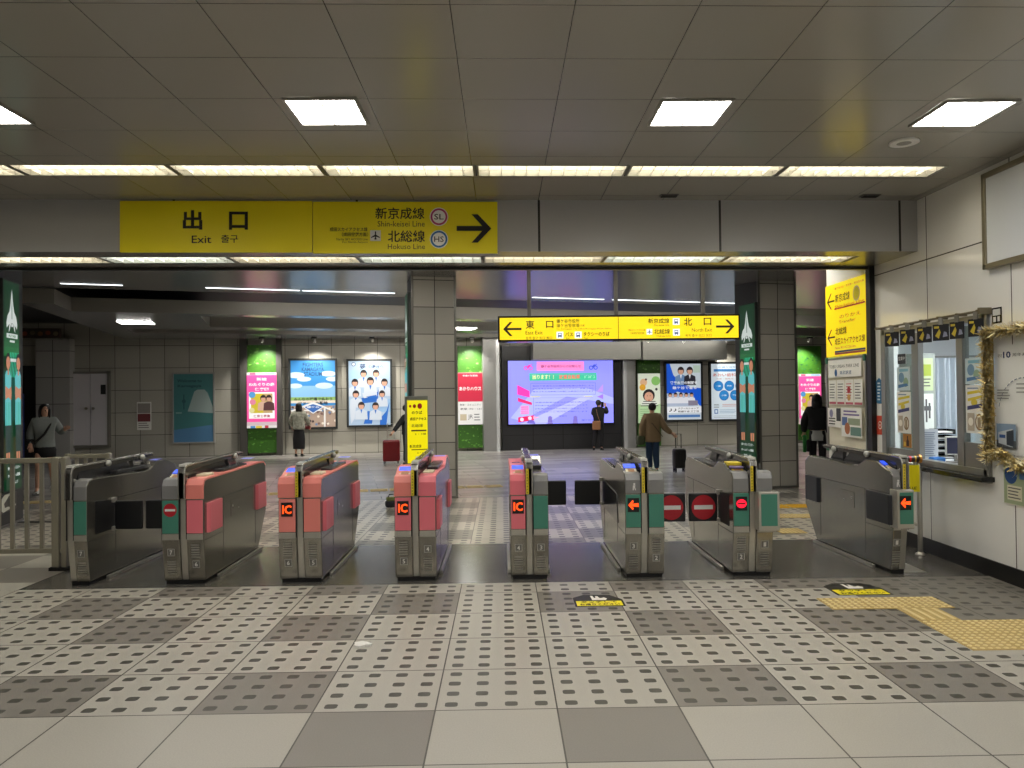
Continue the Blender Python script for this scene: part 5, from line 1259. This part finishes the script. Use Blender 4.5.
# ================================================================== FENCE, GUARD RAIL, FLOOR MARKS
def fence(name, label, x0, x1, y, zt, posts, bars, zb=.17):
    t = thing(name, label, 'fence', ((x0+x1)/2, y, 0)); ox_ = (x0+x1)/2
    m = MB(); m.cbox(x0-ox_, x1-ox_, -.03, .03, zt-.05, zt, bronze, .008); m.build('top_rail', t)
    m = MB(); m.cbox(x0-ox_, x1-ox_, -.022, .022, zb, zb+.045, bronze, .006); m.build('bottom_rail', t)
    for x, w in posts:
        m = MB(); m.cbox(x-ox_-w/2, x-ox_+w/2, -.04, .04, .03, zt+.008, bronze, .01); m.cbox(x-ox_-w/2-.02, x-ox_+w/2+.02, -.055, .055, 0, .035, gloss, .006); m.build('post', t)
    for x in bars:
        m = MB(); m.box(x-ox_-.018, x-ox_+.018, -.012, .012, zb+.045, zt-.05, bronze); m.build('baluster', t)
FY = 7.6
fx = lambda px, y=FY: ony(px, 500, y).x
fence('fence', 'olive metal fence with upright bars at the left edge, left of the first gate', fx(-60), fx(64), FY, 1.11, [(fx(57), .075), (fx(65.5), .05)],
      [fx(p) for p in (-44, -30, -16, -1.5, 12.5, 27, 42)])
FY2 = 9.3
fence('fence', 'short pale metal fence section just behind the first ticket gate', fx(67, FY2), fx(110, FY2), FY2, 1.02, [(fx(68, FY2), .05), (fx(109, FY2), .05)], [fx(p, FY2) for p in (77, 86, 95)])
# guard rail by the window
t = thing('guard_rail', 'stainless guard rail standing along the wall under the ticket window', 'guard rail', (4.26, 8.1, 0))
m = MB(); m.tube([(0, -.36, .03), (0, -.36, .86), (0, -.33, .92), (0, .37, .92), (0, .40, .86), (0, .40, .03)], .024, steel2, 10); m.build('hoop', t)
m = MB(); m.cyl((0, -.36, .30), (0, .40, .30), .018, .018, steel2, 10); m.build('lower_rail', t)
for y in (-.36, .40):
    m = MB(); m.lathe([(.05, 0), (.05, .012), (.026, .03)], (0, y, 0), steel2, 14); m.build('foot', t)
a = ony(904.5, 492, 7.62); b = ony(919.5, 465, 7.62)
t = thing('hanging_placard', 'yellow placard hanging beside the last gate below the window sill', 'placard', ((a.x+b.x)/2, 7.62, a.z))
W, H = b.x-a.x, b.z-a.z
m = MB(); m.box(-W/2, W/2, 0, .006, 0, H, yellow); m.build('sheet', t)
A = Art(W, H, -.001); A.t('ゆる人様', .45, .14, .12, K, .7, .02); A.poly([(.02, .98), (.2, .98), (.1, .88)], K); A.build('lettering', t)
m = MB()
for x in (-W*.35, W*.35): m.cyl((x, .003, H), (x, .003, H+.09), .004, .004, gloss, 6)
m.build('string', t)
a = ony(884, 461, 7.745); b = ony(919, 460, 7.745)
t = thing('barrier_tube', 'dark tube with red and yellow print lying across above the last gate', 'tube', ((a.x+b.x)/2, 7.745, .979))
L = b.x-a.x
m = MB(); m.cyl((-L/2, 0, 0), (L/2, 0, 0), .034, .034, mat('tube_dark', (46, 30, 24), .4), 14); m.build('tube', t)
m = MB()
for k in range(6): x = -L/2+.03+k*L/6.6; m.cyl((x, 0, 0), (x+.02, 0, 0), .0345, .0345, (inkr, ink('c8a030'))[k % 2], 14)
m.build('bands', t)
m = MB(); m.cyl((L/2-.01, 0, 0), (L/2+.012, 0, 0), .045, .045, mat('ring_brass', (176, 120, 44), .35, .5), 16); m.cyl((L/2+.012, 0, 0), (L/2+.014, 0, 0), .03, .03, inkr, 14); m.build('end_ring', t)
m = MB(); m.box(-.01, .01, -.01, .01, -.16, -.03, steel2); m.box(L/2-.06, L/2-.04, -.01, .01, -.12, -.03, steel2); m.build('bracket', t)

# tactile paving
tac_ = mat('tactile_yellow', (192, 166, 104), .5, noise=.12, nscale=30); tacd = mat('tactile_dome', (222, 202, 146), .5)
tacw = mat('tactile_bright', (240, 186, 30), .5, noise=.06)
TS = .318
def tac_tile(kind, base, dome):
    m = MB(); h = TS/2-.002; m.cbox(-h, h, -h, h, -.004, .005, base, .0015)
    if kind == 'dots':
        for i in range(6):
            for j in range(6): m.lathe([(.017, .004), (.013, .009), (.006, .0105)], ((i-2.5)*.052, (j-2.5)*.052, 0), dome, 7)
    else:
        for i in range(4): m.box((i-1.5)*.075-.014, (i-1.5)*.075+.014, -h+.015, h-.015, .004, .0095, dome)
    return m
proto = {}
def tac(kind, x, y, label, bright=False, rz=0., group='yellow tactile paving tiles'):
    k = (kind, bright)
    if k not in proto:
        o = tac_tile(kind, tacw if bright else tac_, tacw if bright else tacd).build('tactile_tile'); proto[k] = o
    else: o = proto[k].copy(); C.objects.link(o)
    o.location = (x, y, 0); o.rotation_euler.z = rz
    return tag(o, label, 'tactile tile', group)
P0 = onz(816, 598.7); P2 = onz(878.7, 608.4); P3 = onz(896.7, 620.9)
for i in range(3): tac('dots', P0.x+TS*(i+.5), P0.y-TS/2, ('leftmost', 'middle', 'rightmost')[i]+' dotted tile of the tactile row nearest the last gate')
tac('bars', P0.x+TS*2.05, P0.y-TS*1.5, 'tactile tile with straight bars linking the two dotted patches')
for j in range(2):
    for i in range(4):
        tac('dots', P0.x+TS*(2.05+i), P0.y-TS*(2.5+j), f"dotted tactile tile, {('first', 'second', 'third', 'fourth')[i]} from the left in the {('farther', 'nearer')[j]} row of the large patch", bright=(i == 3 and j == 0))
for k, (px, py, br) in enumerate(((776, 506.5, True), (799, 506, True), (822, 505.5, True), (786, 516, False), (809, 516, False), (790, 531, False))):
    p = onz(px, py); tac('dots', p.x, p.y, ('bright yellow tactile tile beyond the gates, left of its row of three', 'bright yellow tactile tile beyond the gates, middle of its row of three', 'bright yellow tactile tile beyond the gates, right of its row of three', 'dull tactile tile beyond the gates, left of its pair', 'dull tactile tile beyond the gates, right of its pair', 'single dull tactile tile just beyond the last aisle')[k], br)
pa, pb = onz(-10, 504), onz(512, 485.5); d = (pb-pa); n = int(d.length/(TS+.016)); ang = math.atan2(d.y, d.x)
for k in range(n):
    p = pa+d*(k/n); tac('bars', p.x, p.y, 'yellow tactile tile of the guide line across the concourse floor', False, ang+PI/2, 'guide line tiles across the concourse')

# floor stickers
def floor_sticker(label, px, py, w=.40):
    p = onz(px, py); t = thing('floor_sticker', label, 'floor sticker', (p.x, p.y, 0))
    m = MB(); q = [(-.5, -.42), (.5, -.42), (.5, .05), (.28, .40), (-.26, .42), (-.5, .2)]
    m.prism([(x*w, y*w) for x, y in q], 'z', .0004, .0025, ink('1d1d1a', .4)); m.build('backing', t)
    m = MB(); m.box(-.46*w, .46*w, -.40*w, -.06*w, .0025, .0034, yellow); m.build('text_band', t)
    m = MB(); fr = lambda x, y: ((x, y, .0042), (1, 0, 0), (0, 1, 0))
    m.text('タッチして', 0, 0, .12*w, K, w=.74*w, bold=.02, fr=((0, -.14*w, .0042), (1, 0, 0), (0, 1, 0)))
    m.text('お通りください', 0, 0, .12*w, K, w=.8*w, bold=.02, fr=((0, -.31*w, .0042), (1, 0, 0), (0, 1, 0))); m.build('lettering', t)
    m = MB(); hz = .0036
    pts = [(-.12, .0), (.16, .0), (.2, .12), (.14, .2), (.08, .15), (.05, .16), (.02, .3), (-.03, .3), (-.03, .17), (-.06, .17), (-.08, .33), (-.13, .33), (-.12, .12)]
    m.quad([(x*w, y*w, hz) for x, y in pts], ink('e6e2da')); m.build('hand_mark', t)
floor_sticker('black and yellow floor sticker with white hand, in front of the orange arrow gate', 598, 600.5)
floor_sticker('black and yellow floor sticker with white hand, next to the tactile tiles', 855, 589, .46)
p = onz(363, 645.5)
m = MB(); random.seed(3)
pts = [(.075*math.cos(k*PI/5)*random.uniform(.6, 1.15), .06*math.sin(k*PI/5)*random.uniform(.6, 1.1), random.uniform(.004, .02)) for k in range(10)]
m.add(pts+[(0, 0, .026)]+[(x, y, 0) for x, y, z in pts], [(k, (k+1) % 10, 10) for k in range(10)]+[(k, 11+k, 11+(k+1) % 10, (k+1) % 10) for k in range(10)], paper)
tag(m.build('paper_scrap', loc=(p.x, p.y, 0)), 'crumpled scrap of white paper on the studded floor tiles', 'paper scrap')

# ================================================================== PEOPLE
def skin(name, V_, E_, R_, m, parent, sub=1, root=0):
    me = bpy.data.meshes.new('tmp'); me.from_pydata(V_, E_, []); o = bpy.data.objects.new('tmp', me); C.objects.link(o)
    o.modifiers.new('s', 'SKIN')
    for i, r in enumerate(R_):
        sv = me.skin_vertices[0].data[i]; rr = r if isinstance(r, tuple) else (r, r); sv.radius = rr; sv.use_root = (i == root)
    sb = o.modifiers.new('b', 'SUBSURF'); sb.levels = sub; sb.render_levels = sub
    dg = bpy.context.evaluated_depsgraph_get(); dg.update()
    nm = bpy.data.meshes.new_from_object(o.evaluated_get(dg)); nm.name = name
    bpy.data.objects.remove(o); bpy.data.meshes.remove(me)
    nm.materials.clear(); nm.materials.append(m)
    for p_ in nm.polygons: p_.use_smooth = True
    r = bpy.data.objects.new(name, nm); C.objects.link(r); r.parent = parent
    return r
skinm = mat('skin', (206, 160, 134), .55, noise=.04, nscale=40)
hairm = mat('hair_black', (22, 19, 19), .5, noise=.2, nscale=90)
J0 = dict(pelvis=(0, 0, .53), waist=(0, 0, .62), chest=(0, -.005, .73), neck=(0, 0, .825), jaw=(0, -.012, .872), head=(0, -.008, .925), crown=(0, 0, .968),
          shL=(.098, 0, .795), elL=(.125, .01, .64), wrL=(.135, -.02, .50), shR=(-.098, 0, .795), elR=(-.125, .01, .64), wrR=(-.135, -.02, .50),
          hipL=(.052, 0, .50), knL=(.055, -.01, .275), anL=(.055, .01, .045), toL=(.062, -.075, .018), hipR=(-.052, 0, .50), knR=(-.055, -.01, .275), anR=(-.055, .01, .045), toR=(-.062, -.075, .018))
def person(label, loc, rz, ht, pose, outfit):
    """loc = feet; figure faces local -y; joints as fractions of the height"""
    t = thing('person', label, 'person', loc, rz)
    J = dict(J0); J.update(pose); J = {k: Vector(v)*ht for k, v in J.items()}
    ids = {}; V_ = []; E_ = []; R_ = []
    def vtx(k, p, r, frm=None):
        ids[k] = len(V_); V_.append(tuple(p)); R_.append(r*ht if not isinstance(r, tuple) else (r[0]*ht, r[1]*ht))
        if frm is not None: E_.append((ids[frm], ids[k]))
    vtx('pelvis', J['pelvis'], (.075, .058)); vtx('waist', J['waist'], (.066, .05), 'pelvis'); vtx('chest', J['chest'], (.078, .056), 'waist'); vtx('neck', J['neck'], .030, 'chest')
    vtx('jaw', J['jaw'], (.036, .042), 'neck'); vtx('head', J['head'], (.047, .056), 'jaw'); vtx('crown', J['crown'], (.034, .042), 'head')
    fw_ = (J['head']-J['neck']).normalized(); fwd = Vector(pose.get('look', (0, -1, 0))).normalized()
    vtx('nose', J['head']*.55+J['jaw']*.45+fwd*.052*ht, .008, 'head')
    for s_ in 'LR':
        vtx('sh'+s_, J['sh'+s_], .034, 'chest'); vtx('el'+s_, J['el'+s_], .026, 'sh'+s_); vtx('wr'+s_, J['wr'+s_], .017, 'el'+s_)
        d = (J['wr'+s_]-J['el'+s_]).normalized(); sd = d.cross(Vector((0, 1, .2))).normalized()
        pm_ = J['wr'+s_]+d*.042*ht; vtx('pa'+s_, pm_, (.022, .013), 'wr'+s_); nn = sd.cross(d).normalized()
        for f in range(4):
            b0 = pm_+d*.016*ht+sd*(f-1.5)*.012*ht; ln = (.036, .043, .041, .032)[f]*ht
            vtx(f'f{f}{s_}', b0, .0062, 'pa'+s_); vtx(f'g{f}{s_}', b0+d*ln*.5+nn*.006*ht, .0058, f'f{f}{s_}'); vtx(f'h{f}{s_}', b0+d*ln*.8+nn*.02*ht, .005, f'g{f}{s_}')
        tb = J['wr'+s_]+d*.018*ht+sd*.021*ht*(1 if s_ == 'L' else -1); vtx('t'+s_, tb, .0075, 'wr'+s_); vtx('u'+s_, tb+d*.03*ht+sd*.012*ht*(1 if s_ == 'L' else -1)+nn*.008*ht, .006, 't'+s_)
        vtx('hip'+s_, J['hip'+s_], .050, 'pelvis'); vtx('kn'+s_, J['kn'+s_], .031, 'hip'+s_); vtx('ca'+s_, J['kn'+s_]*.65+J['an'+s_]*.35+Vector((0, .008, 0))*ht, .030, 'kn'+s_); vtx('an'+s_, J['an'+s_], .019, 'ca'+s_); vtx('to'+s_, J['to'+s_], .016, 'an'+s_)
    skin('body', V_, E_, R_, skinm, t, 2)
    m = MB()
    up = (J['crown']-J['jaw']).normalized(); side = fwd.cross(up).normalized()
    for s_ in (-1, 1): m.ell(J['head']+fwd*.045*ht+side*s_*.019*ht-up*.004*ht, (.0065*ht, .005*ht, .004*ht), inkb, 8, 5)
    m.build('eyes', t)
    m = MB(); m.ell(J['jaw']+fwd*.041*ht+up*.012*ht, (.014*ht, .005*ht, .004*ht), ink('9c4a44'), 8, 5); m.build('mouth', t)
    m = MB()
    for s_ in (-1, 1): m.ell(J['head']+side*s_*.047*ht-up*.012*ht, (.008*ht, .012*ht, .016*ht), skinm, 8, 6)
    m.build('ears', t)
    # hair: cap with open face, optional length
    o = outfit; m = MB(); hc = J['head']*.45+J['crown']*.55-fwd*.012*ht
    ln = o.get('hair', .09); R3 = Matrix((side, -fwd, up)).transposed()
    m.ell(hc-fwd*.004*ht-up*.008*ht, (.057*ht, .060*ht, .060*ht), hairm, 16, 10, R3)
    if ln > .04: m.ell(J['head']-fwd*.030*ht-up*(.02+ln*.45)*ht, (.056*ht, .036*ht, (.04+ln*.62)*ht), hairm, 14, 10, R3)
    for s_ in ((-1, 1) if ln > .055 else ()): m.ell(J['head']+side*s_*.048*ht-fwd*.004*ht-up*(.01+ln*.35)*ht, (.014*ht, .030*ht, (.03+ln*.5)*ht), hairm, 10, 8, R3)
    if o.get('pony'): q = hc-fwd*.06*ht; m.tube([q, q-fwd*.03*ht-up*.02*ht, q-fwd*.03*ht-up*.09*ht], [.022*ht, .024*ht, .008*ht], hairm, 8)
    m.build('hair', t)
    # top garment
    f = o.get('fit', 1.25); hem = o.get('hem', .52)
    V2 = []; E2 = []; R2 = []
    def v2(p, r, frm=None):
        V2.append(tuple(p)); R2.append(r if isinstance(r, tuple) else (r, r))
        if frm is not None: E2.append((frm, len(V2)-1))
        return len(V2)-1
    pv = J['pelvis'].copy(); pv.z = hem*ht+.02*ht
    a0 = v2(J['chest'], (.084*ht*f, .064*ht*f)); a1 = v2(J['waist'], (.080*ht*f, .062*ht*f), a0); a2 = v2(pv, (.088*ht*f, .068*ht*f), a1); a3 = v2(pv-Vector((0, 0, .025*ht)), (.088*ht*f, .07*ht*f), a2)
    a4 = v2(J['neck']-Vector((0, 0, .012*ht)), .040*ht, a0)
    for s_ in 'LR':
        b0 = v2(J['sh'+s_], .042*ht*f, a0); b1 = v2(J['el'+s_], .034*ht*f, b0); b2 = v2(J['wr'+s_]*.97+J['el'+s_]*.03, .025*ht*f, b1)
    skin(o.get('topname', 'jacket'), V2, E2, R2, o['top'], t, 2)
    # lower garment
    if 'skirt' in o:
        sk_ = o['skirt']; w = o.get('skirtw', .12); m = MB(); L = o.get('skirtlen', .30); z1 = .60*ht
        m.lathe([(.070*ht, z1), (.088*ht, z1-.06*ht), ((.06+w*.42)*ht, z1-L*.6*ht), (w*ht*.86, z1-L*ht), (w*ht*.82, z1-L*ht)], (J['pelvis'].x, J['pelvis'].y, 0), sk_, 22, 1, .78); m.build('skirt', t)
    if 'trousers' in o:
        V2.clear(); E2.clear(); R2.clear(); e = o.get('leg', 1.2)
        a0 = v2(J['pelvis']+Vector((0, 0, .06*ht)), (.076*ht, .06*ht)); a1 = v2(J['pelvis'], (.082*ht, .066*ht), a0)
        for s_ in 'LR':
            b0 = v2(J['hip'+s_], .055*ht, a1); b1 = v2(J['kn'+s_], .036*ht*e, b0); b2 = v2(J['an'+s_]+Vector((0, 0, .012*ht)), .027*ht*e, b1)
        skin('trousers', V2, E2, R2, o['trousers'], t, 2)
    for s_ in 'LR':
        d = J['to'+s_]-J['an'+s_]; q = J['an'+s_]+Vector((0, 0, -.012*ht)); m = MB()
        d2 = Vector((d.x, d.y, 0)).normalized(); e2 = Vector((-d2.y, d2.x, 0)); zb = max(0., min(J['an'+s_].z, J['to'+s_].z)-.018*ht)
        prof = [(-.032, .022, .05), (-.01, .027, .055), (.04, .026, .036), (.085, .029, .024), (.105, .018, .014)]
        vs = []
        for l, w, hh in prof:
            c = J['an'+s_]+d2*l*ht; c.z = zb
            for k_, (ux, uz) in enumerate(((-1, 0), (1, 0), (1, .6), (.5, 1), (-.5, 1), (-1, .6))): vs.append(c+e2*ux*w*ht+Vector((0, 0, uz*hh*ht)))
        nn_ = len(prof)
        m.add(vs, [(a*6+b_, (a+1)*6+b_, (a+1)*6+(b_+1) % 6, a*6+(b_+1) % 6) for a in range(nn_-1) for b_ in range(6)]+[tuple(range(6))[::-1], tuple(range((nn_-1)*6, nn_*6))], o['shoes'], True); m.build('shoe', t)
    return t, J
jeans = mat('jeans', (38, 62, 92), .8, noise=.15, nscale=50)
blk = mat('cloth_black', (20, 20, 23), .8, noise=.2, nscale=60)
tan_ = mat('jacket_tan', (134, 112, 82), .8, noise=.10, nscale=40)
greyj = mat('jacket_grey', (138, 144, 142), .7, noise=.12, nscale=20)
patt = mat('blouse_pattern', (150, 150, 136), .8, noise=.98, nscale=16)
shoeb = mat('shoe_black', (20, 20, 20), .5); shoew = mat('shoe_white', (190, 190, 186), .6)
pxh = lambda px, pt_, pb_, Y: (ony(px, pt_, Y).z-ony(px, pb_, Y).z)

# tan jacket, wheeled case (back view, walking away)
p = onz(653, 473)
H5 = 1.47
tj, J = person('person in a tan jacket and jeans walking away, pulling a black wheeled case', (p.x, p.y, 0), PI+.05, H5,
   dict(elR=(-.165, .05, .64), wrR=(-.27, .03, .56), elL=(.15, .015, .645), wrL=(.16, 0, .50), knL=(.045, -.03, .28), anL=(.04, -.01, .05), toL=(.045, -.09, .02), knR=(-.045, .0, .28), anR=(-.045, .05, .05), toR=(-.05, -.03, .018)),
   dict(top=tan_, fit=1.5, hem=.44, trousers=jeans, leg=1.45, shoes=shoeb, hair=.035))
m = MB(); m.tube([Vector((.10, -.10, .78))*H5, Vector((.02, .105, .70))*H5, Vector((-.12, .10, .52))*H5], .008, mat('strap_brown', (70, 54, 40), .6), 6); m.build('bag_strap', tj)
m = MB(); m.cbox(.12*H5, .22*H5, -.10*H5, .06*H5, .40*H5, .53*H5, mat('bag_green', (62, 70, 44), .7), .03); m.build('shoulder_bag', tj)
def suitcase(label, loc, rz, w, d, z0, z1, zh, m_, hc_=gloss, soft=.04):
    t = thing('suitcase', label, 'suitcase', loc, rz)
    m = MB(); m.cbox(-w/2, w/2, -d/2, d/2, z0, z1, m_, soft); sh = m.build('shell', t)
    m = MB()
    for k in (-.25, 0, .25): m.box(k*w-.008, k*w+.008, -d/2-.006, -d/2+.002, z0+.06, z1-.06, m_)
    m.build('rib', t)
    m = MB(); m.tube([(-w*.22, d*.2, z1-.01), (-w*.22, d*.2, zh), (w*.22, d*.2, zh), (w*.22, d*.2, z1-.01)], .011, hc_, 8); m.build('pull_handle', t)
    for x in (-w*.38, w*.38):
        for y in (-d*.3, d*.3):
            m = MB(); m.cyl((x-.012, y, .03), (x+.012, y, .03), .03, .03, gloss, 12); m.box(x-.018, x+.018, y-.012, y+.012, .03, z0+.02, gloss); m.build('wheel', t)
    return t
q = onz(678, 472)
hw_ = tj.location+Matrix.Rotation(PI+.05, 3, 'Z') @ J['wrR']
suitcase('black upright wheeled case pulled by the person in the tan jacket', (q.x+.02, q.y-.05, 0), .1, .26, .22, .09, .50, .80, mat('case_black', (24, 24, 26), .5), gloss, .05)

# person photographing the screen (black clothes, brown bag)
p = onz(598, 449.5)
tp, J = person('person in black with raised arms photographing the lavender screen', (p.x, p.y-.25, 0), PI-.35, 1.48,
   dict(elR=(-.15, -.10, .74), wrR=(-.10, -.20, .86), elL=(.13, -.08, .70), wrL=(.06, -.20, .84), knL=(.075, -.01, .28), anL=(.10, .02, .045), toL=(.12, -.06, .018)),
   dict(top=blk, fit=1.35, hem=.52, trousers=blk, leg=1.5, shoes=shoeb, hair=.03, pony=True))
m = MB(); m.cbox(-.09, .15, .13, .20, .60, .86, mat('bag_brown', (150, 104, 66), .6), .02); m.build('brown_bag', tp)
m = MB(); m.tube([Vector((-.06, .10, .83)), Vector((.0, .16, 1.05)), Vector((.05, .08, 1.2))], .008, mat('bag_brown', (150, 104, 66)), 6); m.build('bag_strap', tp)
ph = tag(MB().cbox(-.04, .04, -.005, .005, -.08, .08, gloss, .004).build('smartphone'), 'smartphone held up by the person in black before the screen', 'phone')
ph.location = tp.location+Matrix.Rotation(PI-.35, 3, 'Z') @ (Vector((-.02, -.255, .90))*1.48); ph.rotation_euler.z = PI-.35

# woman in patterned blouse and black skirt before the stadium poster
p = onz(302, 455.5)
tw_, J = person('woman in patterned blouse and long black skirt standing before the stadium poster', (p.x, p.y-.3, 0), PI+.1, 1.50,
   dict(elR=(-.15, -.04, .66), wrR=(-.16, -.15, .56), elL=(.15, -.02, .65), wrL=(.13, -.12, .55)), dict(top=patt, topname='blouse', fit=1.45, hem=.50, skirt=blk, skirtlen=.46, skirtw=.125, shoes=shoeb, hair=.06))
m = MB(); m.cbox(-.30, -.12, -.16, -.02, .76, .84, mat('clutch_red', (110, 30, 32), .6), .015); m.build('red_bag', tw_)

# person in black behind the stand sign, with the red case
p = onz(403, 465)
tb_, J = person('person in black half hidden behind the yellow stand sign, reaching for red suitcase', (p.x+.10, p.y, 0), -PI/2+PI*.9, 1.45,
   dict(elR=(-.17, .08, .66), wrR=(-.26, .12, .56)), dict(top=blk, fit=1.3, hem=.50, trousers=blk, leg=1.3, shoes=shoeb, hair=.02))
q = onz(391.5, 463.5)
suitcase('red hard shell suitcase on the concourse floor beside the yellow stand sign', (q.x, q.y, 0), .15, .42, .27, .06, .58, .98, mat('case_red', (126, 20, 26), .3), steel2, .04)

# person in black on the right, green bag, white shirt hem
p = onz(818, 476)
tr_, J = person('person in black top with long dark hair beyond last gate, holding green bag', (p.x, p.y, 0), PI-.4, 1.62,
   dict(elL=(.15, -.02, .65), wrL=(.15, -.08, .52)), dict(top=blk, fit=1.45, hem=.56, trousers=blk, leg=1.3, shoes=shoeb, hair=.14))
m = MB(); m.lathe([(.135, .70), (.145, .80), (.14, .86), (.13, .9)], (0, 0, 0), shoew, 18, 1, .8); m.build('shirt_hem', tr_)
m = MB(); m.cbox(.20, .27, -.22, .02, .46, .80, mat('bag_bright_green', (44, 140, 62), .6), .02); m.build('green_bag', tr_)
m = MB(); m.cbox(.13, .2, -.12, .12, .48, .72, blk, .03); m.build('black_bag', tr_)

# young woman in pale grey hooded jacket at the left, looking up, mid stride
p = onz(45, 493)
tl_, J = person('woman in a pale grey jacket and dark shorts striding behind the metal fence, looking up', (p.x, p.y, 0), .5, 1.62,
   dict(elL=(.16, .04, .66), wrL=(.20, -.08, .70), elR=(-.14, .04, .65), wrR=(-.13, -.06, .54), jaw=(0, -.02, .872), head=(0, -.006, .925), crown=(0, .018, .965), look=(.1, -1, .3),
        knR=(-.06, -.10, .29), anR=(-.07, -.08, .06), toR=(-.08, -.16, .03), knL=(.06, .05, .28), anL=(.07, .16, .10), toL=(.08, .11, .03)),
   dict(top=greyj, fit=1.28, hem=.50, skirt=blk, skirtlen=.20, skirtw=.125, shoes=shoew, hair=.07))
m = MB(); m.tube([Vector((.13, -.04, 1.30)), Vector((0, -.16, 1.06)), Vector((-.18, -.06, .88))], .02, blk, 8); m.build('bag_strap', tl_)
m = MB(); m.cbox(-.30, -.16, -.10, .14, .74, .98, blk, .03); m.build('shoulder_bag', tl_)
m = MB(); m.ell((0, .12, 1.30), (.12, .07, .07), greyj, 14, 8); m.build('hood', tl_)

# ================================================================== CAMERA / WORLD
cam = bpy.data.cameras.new('camera'); cam.sensor_width = 36; cam.lens = FPX/1024*36; cam.clip_start = .05; cam.clip_end = 200
co = bpy.data.objects.new('camera', cam); C.objects.link(co)
co.matrix_world = Matrix(((RX.x, UX.x, -WX.x, CAM.x), (RX.y, UX.y, -WX.y, CAM.y), (RX.z, UX.z, -WX.z, CAM.z), (0, 0, 0, 1)))
sc = bpy.context.scene; sc.camera = co
wd = bpy.data.worlds.new('station_air'); sc.world = wd; wd.use_nodes = True
wd.node_tree.nodes['Background'].inputs[0].default_value = (.5, .52, .56, 1); wd.node_tree.nodes['Background'].inputs[1].default_value = .03
vs = sc.view_settings; vs.view_transform = 'Standard'; vs.look = 'None'; vs.gamma = 1; vs.use_curve_mapping = False; vs.exposure = EXPO
sc.cycles.use_denoising = True; sc.cycles.sample_clamp_indirect = 6.; sc.cycles.caustics_reflective = False; sc.cycles.caustics_refractive = False
